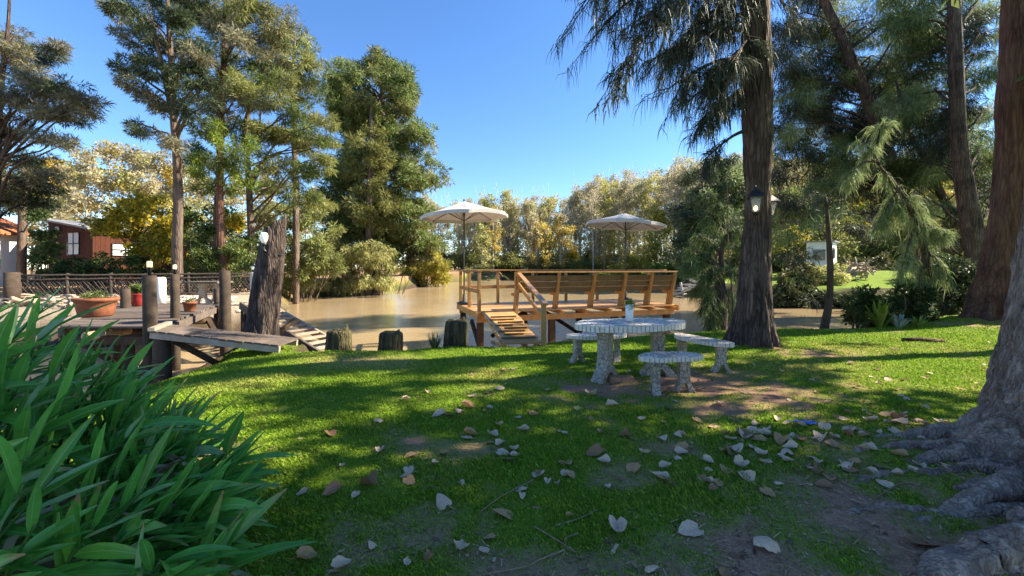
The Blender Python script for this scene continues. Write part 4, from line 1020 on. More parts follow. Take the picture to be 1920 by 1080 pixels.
# driftwood and rubble on the far side of the pier
def rubble():
    mb = MB(); rng = np.random.default_rng(71)
    for i in range(150):
        px, D = rng.uniform(10, 250), rng.uniform(12.6, 15.2); x = (px - 960) / FPX * D; g = ground_z(x, D)
        a = rng.random() * 6.28; L = rng.uniform(.3, 1.1); rr = rng.uniform(.02, .07)
        p = np.array((x, D, g + .03 + rng.random() * .22)); dd = np.array((math.cos(a), math.sin(a) * .6, rng.uniform(-.15, .15))) * L / 2
        mb.tube([p - dd, p + rng.normal(size=3) * .04, p + dd], [rr, rr * .9, rr * .6], 6)
    tag(mb.build('driftwood_litter', MT['palewood']), 'pale driftwood branches heaped on the bank before the lattice fence', 'driftwood', kind='stuff')
    mb = MB()
    for i in range(260):
        px, D = rng.uniform(10, 450), rng.uniform(12.5, 16.5); x = (px - 960) / FPX * D; g = ground_z(x, D); s = rng.uniform(.05, .16)
        mb.lathe((x, D, g - s * .3), [(s * .6, 0), (s, s * .35), (s * .8, s * .7), (s * .2, s * .85)], 7, False, sx=rng.uniform(.8, 1.5))
    tag(mb.build('rubble', MT['concrete']), 'pale stones strewn over the sandy bank behind the pier', 'stones', kind='stuff')
rubble()

# ------------------------------------------------------------------ houses
def wall_window(root, p0, ex, ez, w, h, nrm, nx_=2, nz_=2, pane=None):
    p0, ex, ez, nrm = (np.array(q, float) for q in (p0, ex, ez, nrm))
    fr = MB(); t_ = .06
    for i in range(nx_ + 1):
        a = p0 + ex * (w * i / nx_) + nrm * .03; fr.beam(a, a + ez * h, t_, .06, up=tuple(nrm))
    for j in range(nz_ + 1):
        a = p0 + ez * (h * j / nz_) + nrm * .036; fr.beam(a, a + ex * w, t_, .06, up=tuple(nrm))
    f = fr.build('window', MT['darkglass'], root)
    pn = MB(); a = p0 + nrm * .012; pn.slab([a, a + ex * w, a + ex * w + ez * h, a + ez * h], nrm * .01)
    pn.build('pane', pane or MT['curtain'], f)
def red_house():
    c0 = np.array((-28.3, 27.0, 0)); ex = np.array((-.935, .354, 0)); ey = np.array((.354, .935, 0)); z0 = .55
    W, Dp = 5.75, 7.0; zt0, zt1 = 4.15, 4.95
    root = empty('red_house', (*((c0 + ex * W / 2)[:2]), z0), 'red brown wooden cabin with a sloping roof and white curtained windows under yellow trees', 'house')
    mb = MB(); nb = 22
    for k in range(nb):                                      # vertical cladding boards, front wall
        a, b = c0 + ex * (W * k / nb), c0 + ex * (W * (k + 1) / nb - .012)
        za, zb = zt0 + (zt1 - zt0) * k / nb, zt0 + (zt1 - zt0) * (k + 1) / nb
        Z = lambda p, z: np.array((p[0], p[1], z))
        mb.slab([Z(a, z0), Z(b, z0), Z(b, zb), Z(a, za)], ey * .12 * 1)
    mb.build('front_wall', MT['redwall'], root)
    mb = MB(); nb = 26
    for k in range(nb):
        a, b = c0 + ey * (.13 + (Dp - .13) * k / nb), c0 + ey * (.13 + (Dp - .13) * (k + 1) / nb - .012)
        mb.slab([Z(a, z0), Z(b, z0), Z(b, zt0), Z(a, zt0)], ex * .12)
    mb.build('side_wall', MT['redwall'], root)
    mb = MB(); o = .45
    q = [c0 - ex * o - ey * o, c0 + ex * (W + o) - ey * o, c0 + ex * (W + o) + ey * (Dp + o), c0 - ex * o + ey * (Dp + o)]; sl = (zt1 - zt0) / W
    zz = [zt0 - sl * o + .01, zt1 + sl * o + .01, zt1 + sl * o + .01, zt0 - sl * o + .01]
    mb.slab([Z(p, z) for p, z in zip(q, zz)], (0, 0, .12)); mb.build('roof', MT['greyroof'], root)
    wall_window(root, Z(c0 + ex * 3.05, 2.45), -ex, (0, 0, 1), 1.45, 1.55, -ey)
    wall_window(root, Z(c0 + ex * 4.55, 4.0), -ex, (0, 0, 1), .45, .45, -ey, 1, 1)
    wall_window(root, Z(c0 + ey * 1.0, 2.4), ey, (0, 0, 1), 1.5, .85, -ex)
    wall_window(root, Z(c0 + ey * 3.6, 2.4), ey, (0, 0, 1), 1.2, .85, -ex)
    for a in (0.1, 2.8, 5.6):
        for b in (.2, 3.5, 6.8):
            p = c0 + ex * a + ey * b; mb = MB(); mb.tube([Z(p, -.3), Z(p, z0)], .11, 8); mb.build('stilt', MT['darkwood'], root)
red_house()
def white_house():
    x, y0, y1, h = -34.0, 21.5, 28.0, 3.95; root = empty('white_house', (x, y0, .2), 'white plastered house with a terracotta roof at the edge of the view', 'house')
    mb = MB(); mb.box((x - 2.5, (y0 + y1) / 2, h / 2), (5.0, y1 - y0, h)); mb.build('wall', MT['white'], root)
    mb = MB(); mb.slab([(x + .55, y0 - .4, h - .22), (x + .55, y1 + .5, h - .22), (x - 2.5, y1 + .5, h + 1.1), (x - 2.5, y0 - .4, h + 1.1)], (0, 0, .16)); mb.slab([(x - 2.5, y0 - .4, h + 1.102), (x - 2.5, y1 + .5, h + 1.102), (x - 5.5, y1 + .5, h - .22), (x - 5.5, y0 - .4, h - .22)], (0, 0, .16)); mb.build('roof', MT['redtile'], root)
    wall_window(root, (x, y1 - 2.6, 1.5), (0, 1, 0), (0, 0, 1), 1.1, 1.2, (1, 0, 0), 1, 1, MT['darkglass'])
white_house()
def white_cabin():
    D = 33.0; a = P(1512, 500, D); b = P(1560, 505, D - 1.2); zb, zt = 1.45, 3.62
    ex = b - a; ex[2] = 0; W = np.linalg.norm(ex); ex /= W; ey = np.array((-ex[1], ex[0], 0)); Z = lambda p, z: np.array((p[0], p[1], z))
    root = empty('white_cabin', Z((a + b) / 2, zb), 'small white flat-roofed cabin beyond the river, shaded by overhanging trees', 'cabin')
    mb = MB(); mb.slab([Z(a, zb), Z(b, zb), Z(b + ey * 2.4, zb), Z(a + ey * 2.4, zb)], (0, 0, zt - zb)); mb.build('wall', MT['white'], root)
    mb = MB(); mb.slab([Z(a - ex * .15 - ey * .2, zt), Z(b + ex * .2 - ey * .2, zt), Z(b + ex * .2 + ey * 2.6, zt), Z(a - ex * .15 + ey * 2.6, zt)], (0, 0, .10)); mb.build('roof', MT['greyroof'], root)
    wall_window(root, Z(a + ex * .5, zb + .75), ex, (0, 0, 1), .7, .8, -ey, 1, 1, MT['darkglass'])
    wall_window(root, Z(b + ey * .5, zb + .9), ey, (0, 0, 1), .5, .7, ex, 1, 1, MT['darkglass'])
    for k in (0, .5, 1):
        p = b + ex * .9 + ey * 2 * k; mb = MB(); mb.beam(Z(p, .4), Z(p, zb + .55), .07, .07, up=(1, 0, 0)); mb.build('porch_post', MT['varnish'], root)
    mb = MB(); mb.slab([Z(b + ex * .01, zb - .1), Z(b + ex * .95, zb - .1), Z(b + ex * .95 + ey * 2.1, zb - .1), Z(b + ex * .01 + ey * 2.1, zb - .1)], (0, 0, .08)); mb.build('porch_floor', MT['palewood'], root)
    mb = MB(); p = b + ex * .9; mb.beam(Z(p, zb + .56), Z(p + ey * 2, zb + .56), .07, .06); mb.beam(Z(p, zb + .25), Z(p + ey * 2, zb + .25), .05, .05); mb.build('porch_rail', MT['varnish'], root)
white_cabin()
def uprooted():
    c = P(1612, 505, 30); g = 1.2; root = empty('uprooted_tree', (c[0], c[1], .9), 'uprooted dead tree with a tangle of pale orange roots near the white cabin', 'fallen tree'); rng = np.random.default_rng(81)
    mb = MB(); mb.tube([c + (0, 0, -.1), c + (-1.5, .3, -.35), c + (-3.2, .5, -.55)], [.35, .3, .2], 10); mb.build('trunk', MT['palewood'], root)
    mb = MB()
    for i in range(46):
        c2 = c + rng.normal(size=3) * np.array((.55, .2, .3)); d = rng.normal(size=3); d[2] *= .7; d = d / np.linalg.norm(d) * rng.uniform(.4, .9)
        mb.tube(catmull([c2, c2 + d * .5 + rng.normal(size=3) * .2, c2 + d + rng.normal(size=3) * .2], 3), [.09, .075, .06, .05, .04, .03, .015], 5)
    mb.build('root', MT['palewood'], root)
uprooted()
def debris():
    c = P(1300, 540, 32); root = empty('fallen_branches', (c[0], c[1], -.5), 'bleached fallen branches lying at the waterline beyond the deck', 'branches'); rng = np.random.default_rng(83); mb = MB()
    for i in range(16):
        p = c + np.array((rng.uniform(-1.6, 1.6), rng.uniform(-.6, .6), rng.uniform(-.7, .4))); d = np.array((rng.normal(), rng.normal() * .4, rng.normal() * .25)); d = d / np.linalg.norm(d) * rng.uniform(.6, 1.5)
        mb.tube([p - d, p + rng.normal(size=3) * .1, p + d], [.10, .08, .04], 6)
    mb.build('branch', MT['concrete'], root)
debris()

# ------------------------------------------------------------------ trees across the water, on the pier side
D = 20.0; g = lambda px, D: (px, HORIZ + FPX * (EYE - ground_z((px - 960) / FPX * D, D)) / D)
tree('pine_tree', 'grey-green layered pine reaching in from the edge of the view beside the white house', 'tree',
     pxt([(*g(-14, D), .20), (-10, 420, .18), (-4, 300, .15), (0, 180, .12), (14, 60, .07), (20, -60, .04)], D),
     px_clumps([(15, 75, 34), (45, 115, 34), (10, 130, 38), (35, 190, 36), (8, 215, 34), (78, 100, 24), (112, 96, 26), (92, 160, 30), (128, 168, 28), (160, 190, 24), (172, 215, 18), (60, 165, 28), (120, 205, 30), (70, 212, 30), (150, 228, 18), (30, 250, 32), (95, 262, 24),
                (55, 295, 26), (120, 270, 20), (20, 330, 40), (50, 350, 34), (85, 330, 26), (12, 372, 26), (62, 380, 24)], D, 2.4, RNG, 1.4), MT['bark_dark'], [MT['lf_grey'], MT['lf_grey'], MT['lf_dark']], L=.26, W=.032, cov=1.35, flat=.40, sub=16, seed=101, limbs=1.0, limb_r=.08)
D = 18.0
tree('tall_pine', 'tall thin pine with sparse dark tufts rising behind the pier posts', 'tree',
     pxt([(*g(333, D), .22), (333, 470, .20), (335, 380, .18), (332, 300, .16), (324, 200, .14), (320, 110, .11), (314, 0, .08), (312, -70, .04)], D),
     px_clumps([(250, 28, 36), (285, 12, 40), (225, 22, 22), (340, 40, 32), (300, 80, 34), (252, 68, 30), (266, 108, 28), (246, 136, 22), (237, 152, 16), (288, 128, 26), (352, 82, 32), (366, 112, 28), (332, 142, 28), (262, 172, 24), (292, 188, 22), (372, 142, 26), (352, 178, 28),
                (303, 205, 20), (346, 208, 26), (268, 246, 20), (300, 262, 22), (362, 232, 18), (258, 236, 14), (325, 270, 18), (385, 160, 24), (345, 10, 26), (310, -30, 50), (395, 190, 18)], D, 1.6, RNG), MT['bark_far'], [MT['lf_dark'], MT['lf_dark'], MT['lf_grey']], L=.24, W=.032, cov=2.3, flat=.6, sub=14, seed=102, limbs=1.0, limb_r=.07,
     forks=[pxt([(324, 215, .13), (306, 130, .10), (290, 60, .07), (278, 5, .03)], D)])
D = 22.0
tree('tall_pine', 'tall rusty olive pine with the highest crown over a reddish trunk', 'tree',
     pxt([(*g(408, D), .24), (408, 440, .22), (412, 330, .19), (414, 200, .16), (420, 100, .12), (424, -80, .05)], D),
     px_clumps([(430, 25, 46), (472, 18, 40), (402, 62, 40), (450, 80, 42), (500, 66, 36), (422, 124, 36), (482, 122, 38), (522, 118, 26), (402, 170, 32), (452, 168, 36), (382, 28, 30), (412, 210, 22), (508, 30, 28), (440, -40, 60), (500, 150, 26), (470, 200, 22), (545, 40, 20), (380, 100, 26), (470, 240, 22), (395, 210, 20), (440, 170, 30), (530, 160, 24)], D, 2.4, RNG, 1.32), MT['bark_red'], [MT['lf_olive'], MT['lf_yolive'], MT['lf_green'], MT['lf_grey']], L=.28, W=.038, cov=1.6, sub=16, droop=.35, seed=103, limbs=.9)
D = 23.0
tree('tall_pine', 'yellowish olive pine with ragged hanging boughs left of the big dark cypress', 'tree',
     pxt([(*g(470, D), .20), (470, 440, .18), (466, 330, .16), (462, 230, .13), (500, 120, .09), (520, 60, .04)], D),
     px_clumps([(508, 190, 32), (545, 212, 32), (524, 258, 38), (562, 270, 34), (592, 250, 30), (614, 230, 20), (542, 318, 34), (582, 330, 34), (503, 302, 28), (604, 300, 26), (562, 368, 28), (535, 350, 26), (596, 380, 24), (490, 240, 26), (615, 270, 18), (580, 215, 22), (500, 350, 20)], D, 2.4, RNG, 1.32), MT['bark_far'], [MT['lf_yolive'], MT['lf_green'], MT['lf_yolive']], L=.28, W=.038, cov=1.5, flat=.55, sub=16, droop=.4, seed=104, limbs=1.0, limb_r=.07,
     forks=[pxt([(466, 330, .10), (495, 316, .07), (525, 312, .04)], D)])
D = 26.0
tree('tall_pine', 'green round-topped pine behind the yellowish one', 'tree',
     pxt([(*g(555, D), .20), (555, 460, .19), (553, 330, .17), (548, 170, .13), (552, 90, .08), (553, 60, .04)], D),
     px_clumps([(540, 92, 34), (572, 112, 30), (588, 150, 26), (553, 150, 32), (532, 70, 26), (566, 78, 24), (590, 185, 18), (525, 130, 26), (560, 185, 22), (585, 118, 20)], D, 2.4, RNG, 1.12), MT['bark_far'], [MT['lf_green'], MT['lf_yolive']], L=.30, W=.045, cov=1.6, sub=15, seed=105, limbs=.9)
D = 19.5
tree('young_conifer', 'smaller bright green conifer in front of the rusty pine', 'tree',
     pxt([(*g(420, D), .20), (414, 440, .18), (412, 340, .13), (410, 260, .08), (412, 220, .03)], D),
     px_clumps([(402, 258, 30), (432, 246, 26), (382, 288, 28), (442, 288, 26), (462, 270, 20), (412, 308, 30), (378, 322, 24), (462, 318, 16), (430, 330, 20), (398, 352, 22), (468, 345, 14), (360, 300, 18), (440, 360, 12), (385, 245, 18)], D, 1.4, RNG), MT['bark_red'], [MT['lf_bright'], MT['lf_green']], L=.24, W=.034, cov=2.0, sub=14, seed=106, limbs=.9)
D = 38.0
poly = [(618, 470), (612, 380), (632, 300), (650, 220), (632, 205), (626, 150), (642, 122), (652, 140), (680, 112), (722, 110), (756, 126), (770, 178), (762, 200), (780, 228), (788, 262), (800, 300), (832, 322), (830, 352), (808, 356), (802, 420), (800, 470)]
rng = np.random.default_rng(107)
cy = px_clumps([(722, 116, 20), (690, 124, 22), (752, 138, 20), (640, 132, 18), (628, 160, 16), (640, 190, 18), (660, 150, 22), (770, 182, 18), (765, 215, 20), (790, 240, 18), (798, 268, 18), (806, 300, 18), (830, 318, 14), (836, 340, 10), (818, 338, 14), (632, 230, 16)], D, 1.5, rng) + poly_clumps(poly, D, 4.0, 1.3, 190, rng)
tree('cypress_tree', 'huge dense dark green cypress leaning over the river beside the left deck umbrella', 'tree',
     pxt([(*g(705, D), .55), (708, 400, .5), (712, 300, .42), (715, 200, .28), (720, 130, .1)], D), cy, MT['bark_far'], [MT['lf_cypress'], MT['lf_cypress_b'], MT['lf_cypress']], L=.42, W=.075, cov=2.2, sub=12, droop=.3, seed=107, limbs=.4, limb_r=.12)
D = 34.0
tree('cypress_tree', 'narrow olive cypress with a pointed top in front of the huge dark one', 'tree', pxt([(*g(690, D), .3), (692, 380, .26), (695, 240, .14), (695, 190, .05)], D),
     px_clumps([(694, 198, 14), (690, 226, 20), (704, 250, 22), (682, 270, 24), (708, 292, 26), (680, 318, 28), (712, 340, 30), (690, 362, 32), (720, 385, 28), (672, 400, 28), (705, 420, 30), (735, 425, 20), (690, 450, 26)], D, 1.0, RNG), MT['bark_far'], MT['lf_cypress_b'], L=.38, W=.065, cov=2.0, sub=12, seed=108, limbs=.3)
D = 27.0
tree('dark_conifer', 'dark shaded conifer standing over the white house', 'tree', pxt([(*g(40, D), .25), (42, 400, .22), (45, 310, .12), (46, 290, .05)], D),
     px_clumps([(40, 310, 26), (20, 340, 30), (60, 345, 28), (35, 375, 34), (70, 385, 24), (60, 408, 18), (84, 450, 14)], D, 1.5, RNG), MT['bark_far'], [MT['lf_dark'], MT['lf_shrub']], L=.24, W=.09, cov=1.9, seed=109, limbs=.4)

# yellow trees and shrubs around the red house
def poly_tree(name, label, poly, D, dr, r, n, leaf, seed, bark='bark_far', tr=.16, group=None, L=.2, W=.1, cov=1.6, flat=.75, limbs=.5, droop=.15, style='leaf', cat='tree', up=0.0):
    rng = np.random.default_rng(seed); p = np.array(poly, float); cx = p[:, 0].mean(); top = p[:, 1].min() + 15
    bx, by = g(cx, D)
    return tree(name, label, cat, pxt([(bx, by, tr), (cx + rng.uniform(-4, 4), by * .6 + top * .4, tr * .8), (cx + rng.uniform(-6, 6), by * .25 + top * .75, tr * .45), (cx, top, .03)], D),
                poly_clumps(poly, D, dr, r, n, rng), MT[bark], leaf, group, L=L, W=W, cov=cov, flat=flat, seed=seed, limbs=limbs, style=style, droop=droop, limb_r=tr * .4, up=up)
poly_tree('yellow_tree', 'bright yellow autumn tree overhanging the roof of the red house', [(182, 432), (200, 400), (240, 375), (300, 372), (335, 400), (330, 470), (300, 500), (268, 500), (246, 455), (215, 440)], 24.5, 1.6, .62, 62, [MT['lf_yellow'], MT['lf_yellow'], MT['lf_lime']], 111, L=.19, W=.13, cov=1.3)
poly_tree('yellow_tree', 'yellow and green autumn tree between the tall pine trunks', [(335, 395), (380, 385), (440, 390), (475, 410), (470, 470), (440, 510), (350, 510), (330, 460)], 24.0, 1.6, .6, 46, [MT['lf_yellow'], MT['lf_green'], MT['lf_yellow'], MT['lf_green']], 112, L=.18, W=.12, cov=1.2)
shrub('garden_shrub', 'dark green shrubs growing beneath the windows of the red house', [(100, 492), (150, 486), (235, 480), (300, 492), (330, 512), (300, 530), (90, 530)], 22.0, 1.4, .4, 40, MT['lf_shrub'], 113, L=.16, W=.08, group='shrubs by the houses')
shrub('garden_shrub', 'light green shrub between the white house and the red house', [(66, 440), (88, 425), (100, 470), (100, 515), (64, 520)], 22.5, .8, .34, 24, MT['lf_green'], 114, L=.16, W=.08, group='shrubs by the houses')
shrub('garden_shrub', 'feathery green shrub behind the rustic garden table', [(345, 440), (400, 425), (470, 440), (480, 520), (440, 530), (350, 525)], 20.0, 1.2, .42, 34, MT['lf_green'], 115, L=.2, W=.05, group='shrubs by the houses')
shrub('willow_shrub', 'tall grey-green willow shrub behind the broken trunk', [(478, 400), (510, 378), (560, 385), (610, 400), (640, 430), (630, 500), (590, 540), (480, 540), (470, 470)], 28.0, 2.0, .7, 62, MT['lf_mid'], 116, L=.28, W=.07, group='willows on the far bank')
shrub('willow_shrub', 'pale yellowish willow shrub drooping into the river at the water line', [(548, 548), (560, 500), (590, 470), (630, 435), (680, 448), (720, 470), (746, 505), (742, 545), (690, 552), (620, 556)], 33.5, 1.8, .75, 80, MT['lf_willow'], 117, L=.34, W=.07, droop=.5, group='willows on the far bank', style='strand')
shrub('willow_shrub', 'rounded lime yellow shrub at the tip of the wooded bank', [(756, 526), (760, 490), (785, 465), (812, 470), (835, 495), (838, 525), (800, 532)], 50.0, 2.0, .9, 40, MT['lf_lime'], 118, L=.4, W=.12, droop=.3, group='willows on the far bank')
shrub('willow_shrub', 'olive brush under the big cypress', [(600, 440), (650, 420), (760, 430), (800, 470), (790, 505), (740, 480), (660, 440)], 36.5, 2.0, .9, 36, MT['lf_brush'], 119, L=.3, W=.12, group='willows on the far bank')

# tan poplars behind the red house
def poplar(name, label, px, D, H, W_, leaf, seed, group, cat='tree', n=26, L=.26, cov=.75, tr=.14, zlo=.22):
    rng = np.random.default_rng(seed); x = (px - 960) / FPX * D; z0 = ground_z(x, D); cl = []
    for i in range(n):
        s = zlo + (1 - zlo) * rng.random() ** .8; w = W_ * (1 - s) ** .5 * (.55 + .5 * min(1, s * 2)); a = rng.random() * 6.28; q = w * rng.random() ** .5
        cl.append((x + q * math.cos(a), D + q * math.sin(a), z0 + H * s, W_ * (.24 + .16 * rng.random())))
    return tree(name, label, cat, [(x, D, z0 - .2, tr), (x + rng.normal() * .1, D, z0 + H * .4, tr * .75), (x + rng.normal() * .15, D, z0 + H * .75, tr * .4), (x, D, z0 + H, .02)], cl, MT['bark_pale'], leaf, group, L=L, W=L * .6, cov=cov, flat=1.0, up=.4, seed=seed, limbs=.7, limb_r=.05, sub=6, nseg=6)
GP = 'tan autumn poplars behind the houses'
for i, (px, D_, top) in enumerate(((95, 44, 300), (130, 50, 310), (165, 42, 290), (205, 48, 282), (240, 44, 288), (272, 52, 300), (305, 45, 292), (345, 50, 300), (380, 46, 310), (60, 52, 320), (500, 48, 340), (450, 50, 330), (590, 52, 360))):
    H = (HORIZ - top) / FPX * D_ + 1.2
    poplar('poplar_tree', 'tan half-bare autumn poplar in the row of poplars behind the red house', px, D_, H, H * .24, [MT['lf_tan'], MT['lf_willow'], MT['lf_tan']] if i % 3 else [MT['lf_gold'], MT['lf_tan']], 130 + i, GP, n=30, L=.30, cov=1.0)

# ------------------------------------------------------------------ far wood across the river (one mass) and the trees that stand out of it
def far_wood():
    rng = np.random.default_rng(150); V, T = [], []; mb = MB()
    spots = []
    for i in range(330):
        s = rng.random(); px = 780 + 1190 * s
        if px < 1320: Dm = 86 + 26 * rng.random() if px < 1180 else 84 - 20 * (px - 1180) / 140 + 24 * rng.random()
        else: Dm = 56 + 26 * rng.random()
        top = np.interp(px, [790, 850, 900, 950, 1000, 1060, 1100, 1150, 1200, 1250, 1300, 1420, 1960], [372, 388, 386, 384, 376, 372, 352, 348, 338, 326, 318, 310, 300]) + rng.normal() * 9
        spots.append((px, Dm, top))
    for px, Dm, top in spots:
        x = (px - 960) / FPX * Dm; z0 = ground_z(x, Dm); H = max(6, EYE + (HORIZ - top) / FPX * Dm - z0); W_ = H * rng.uniform(.13, .2)
        tint = np.clip(rng.choice([.2, .30, .38, .5, .62, .75], p=[.22, .26, .2, .14, .10, .08]) + rng.normal() * .04, .05, .95)
        lean = rng.normal() * .02 * H
        mb.tube([(x, Dm, z0 - .3), (x + lean * .4, Dm, z0 + H * .45), (x + lean, Dm, z0 + H * .95)], [.17, .12, .03], 5)
        for k in range(9):
            s = rng.uniform(.3, .85); a = rng.random() * 6.28; l = W_ * rng.uniform(.6, 1.1); b = np.array((x + lean * s, Dm, z0 + H * s))
            mb.tube([b, b + np.array((math.cos(a) * l * .5, math.sin(a) * l * .5, l * .9)), b + np.array((math.cos(a) * l * .8, math.sin(a) * l * .8, l * 1.9))], [.055, .04, .015], 4)
        for k in range(19):
            s = .06 + .94 * rng.random() ** .75; w = W_ * (1.05 - s) ** .5; a = rng.random() * 6.28; q = w * rng.random() ** .5
            c = (x + lean * s + q * math.cos(a), Dm + q * math.sin(a), z0 + H * s)
            cv = .85 if s > .45 else .65
            L_ = clump_leaves(c, W_ * rng.uniform(.28, .5), rng, .34, .19, cv, 1.2, 0, .5, 'leaf', 5); V.append(L_); T.append(np.full(len(L_) * 4, tint + rng.normal() * .03))
    # scrub at the foot of the wood
    for i in range(420):
        px = rng.uniform(775, 1960); Dm = (79 + 26 * rng.random() if px < 1230 else (60 if px < 1330 else 46) + 26 * rng.random() ** 1.5); x = (px - 960) / FPX * Dm; z0 = ground_z(x, Dm); h = rng.uniform(1.0, 4.6)
        L_ = clump_leaves((x, Dm, z0 + h * .5), h * .75, rng, .4, .2, 1.3, .8, .1, .2, 'leaf', 8); V.append(L_); T.append(np.full(len(L_) * 4, .86 + rng.normal() * .05))
    root_m = quad_mesh('far_wood', np.concatenate(V), {'tint': np.concatenate(T)})
    mat = M_tint('far_wood_leaves', [(0, (.37, .32, .24)), (.22, (.44, .385, .26)), (.38, (.47, .43, .24)), (.52, (.47, .46, .15)), (.66, (.60, .50, .12)), (.76, (.34, .36, .11)), (.86, (.15, .17, .055)), (1, (.27, .26, .10))], .45)  # tan stops greyed, with air haze put into the leaf colours
    o = tag(link('far_wood', root_m, mat), 'mass of tan half-bare poplars and scrub along the far side of the river', 'wood', kind='stuff')
    # trunks and boughs belong to the same mass
    tm = mb.mesh('far_wood_trunks'); tm.materials.append(MT['bark_pale'])
    to = bpy.data.objects.new('trunks', tm); COL.objects.link(to); to.parent = o; to['kind'] = 'stuff'
far_wood()
GY = 'golden trees before the far wood'
for i, (px, D_, top, wf, lf, lab) in enumerate(((1008, 76, 385, .30, 'lf_gold', 'broad golden autumn tree above the deck bench in front of the tan wood'), (1052, 78, 380, .26, 'lf_gold', 'second golden tree, slimmer and paler, behind the gap between the two deck umbrellas'),
                                     (925, 80, 400, .2, 'lf_gold', 'orange gold tree just beyond the rim of the shaded deck umbrella'), (1232, 70, 372, .28, 'lf_lime', 'yellow-green tree behind the sunlit deck umbrella'), (1075, 77, 455, .35, 'lf_yellow', 'low deep yellow tree among the scrub of the far bank'),
                                     (905, 77, 430, .3, 'lf_willow', 'green and yellow low tree behind the pole of the shaded umbrella'))):
    H = EYE + (HORIZ - top) / FPX * D_ - .3
    poplar('golden_tree', lab, px, D_, H, H * wf, [MT[lf]] if lf != 'lf_gold' else [MT['lf_gold'], MT['lf_gold'], MT['lf_tan']], 170 + i, GY, n=34, L=.42, cov=1.0, tr=.2, zlo=.15)
poplar('bare_tree', 'tall pale-trunked bare tree beside the rim of the sunlit umbrella', 1112, 80, 18.5, 3.6, [MT['lf_tan']], 180, None, n=16, L=.3, cov=.28, tr=.2, zlo=.5)
for i, (poly, D_, lf, lab) in enumerate((([(1135, 520), (1145, 490), (1185, 483), (1215, 500), (1215, 520)], 72, 'lf_lime', 'bright yellow-green bush on the far bank under the sunlit umbrella'), ([(1060, 520), (1068, 492), (1100, 490), (1112, 520)], 74, 'lf_green', 'green bush on the far bank above the deck bench'),
                                         ([(1215, 522), (1225, 498), (1290, 500), (1292, 524)], 62, 'lf_bright', 'bright green low bushes at the far end of the deck bench'), ([(868, 520), (880, 498), (915, 500), (930, 520)], 76, 'lf_willow', 'low pale bush behind the deck rail corner'),
                                         ([(985, 520), (990, 480), (1040, 475), (1055, 520)], 75, 'lf_brush', 'brown-green scrub below the broad golden tree'))):
    shrub('bank_bush', lab, poly, D_, 1.2, .9, 22, MT[lf], 190 + i, L=.4, W=.16, group='bushes on the far bank')
poly_tree('willow_tree', 'big blue-green willow behind the far end of the deck, beside the lantern tree', [(1268, 500), (1266, 400), (1275, 340), (1310, 306), (1350, 300), (1395, 315), (1420, 380), (1420, 490), (1340, 510)], 42.0, 3.0, 1.2, 90, [MT['lf_blue'], MT['lf_blue'], MT['lf_casu_sunlit']], 201, L=.34, W=.08, cov=1.5, tr=.35, droop=.5)

for i, (poly, D_, lf, lab) in enumerate((([(1440, 500), (1450, 400), (1490, 350), (1540, 345), (1570, 400), (1575, 500)], 46.0, ['lf_lime', 'lf_mid'], 'sunlit yellow-green tree behind the white cabin'), ([(1570, 500), (1575, 390), (1620, 330), (1670, 335), (1695, 400), (1690, 500)], 49.0, ['lf_yellow', 'lf_lime', 'lf_mid'], 'golden green tree seen between the cabin and the pale fronds'),
                                          ([(1690, 500), (1700, 390), (1740, 340), (1800, 335), (1830, 390), (1850, 500)], 46.0, ['lf_lime', 'lf_gold'], 'yellow autumn tree glimpsed between the dark casuarina trunks'), ([(1820, 500), (1830, 330), (1880, 290), (1930, 300), (1940, 500)], 44.0, ['lf_lime', 'lf_mid'], 'yellow-green tree glimpsed just beside the reddish twin trunk'))):
    poly_tree('autumn_tree', lab, poly, D_, 2.0, 1.1, 46, [MT[q] for q in lf], 205 + i, L=.36, W=.2, cov=1.0, tr=.25, group='autumn trees beyond the right bank')

# ------------------------------------------------------------------ casuarinas of the right bank
def spray_clumps(lst, D, dr, rng): return px_clumps(lst, D, dr, rng)
CS = dict(style='strand', L=.42, W=.014, flat=.75, droop=.25, sub=8)
rng = np.random.default_rng(220)
# crown of the lantern tree: drooping boughs that hang into the sky
lim = MB(); strands = []
def bough(p0, p1, sag, n, L, rngs, pale=False, hang=.9, W=.012, spread=.22):
    """a limb with side twigs, each carrying drooping needle strands"""
    p0, p1 = np.array(p0, float), np.array(p1, float); ln = np.linalg.norm(p1 - p0)
    pts = catmull([p0, p0 + (p1 - p0) * .4 + (0, 0, sag * ln), p0 + (p1 - p0) * .75 + (0, 0, sag * .7 * ln), p1], 6); lim.tube(pts, list(np.linspace(.045, .008, len(pts))), 6)
    out = []
    tw = max(6, int(n / 45))
    for k in range(tw):
        s = rngs.uniform(.22, 1.0); c = pts[int(s * (len(pts) - 1))]; ax = unit((p1 - p0)[None])[0]
        d = ax * .6 + rngs.normal(size=3) * .55 + np.array((0, 0, -.15)); d = d / np.linalg.norm(d) * rngs.uniform(.25, .75) * ln * spread * 2
        e = c + d + np.array((0, 0, -.12 * ln)); lim.tube([c, (c + e) / 2 + np.array((0, 0, .04)), e], [.012, .008, .004], 4)
        m = 45; tt = rngs.random(m)[:, None]; pos = c + (e - c) * tt + rngs.normal(size=(m, 3)) * .03
        dd = (e - c) / np.linalg.norm(e - c) * .55 + rngs.normal(size=(m, 3)) * .38 + np.array((0, 0, -hang * .5))
        out.append(strand_quads(pos, dd, L * (.5 + .8 * rngs.random(m)), np.full(m, W), rngs, hang))
    return np.concatenate(out)
T0 = lambda z: np.array((4.75, 7.82, z))
bl = []
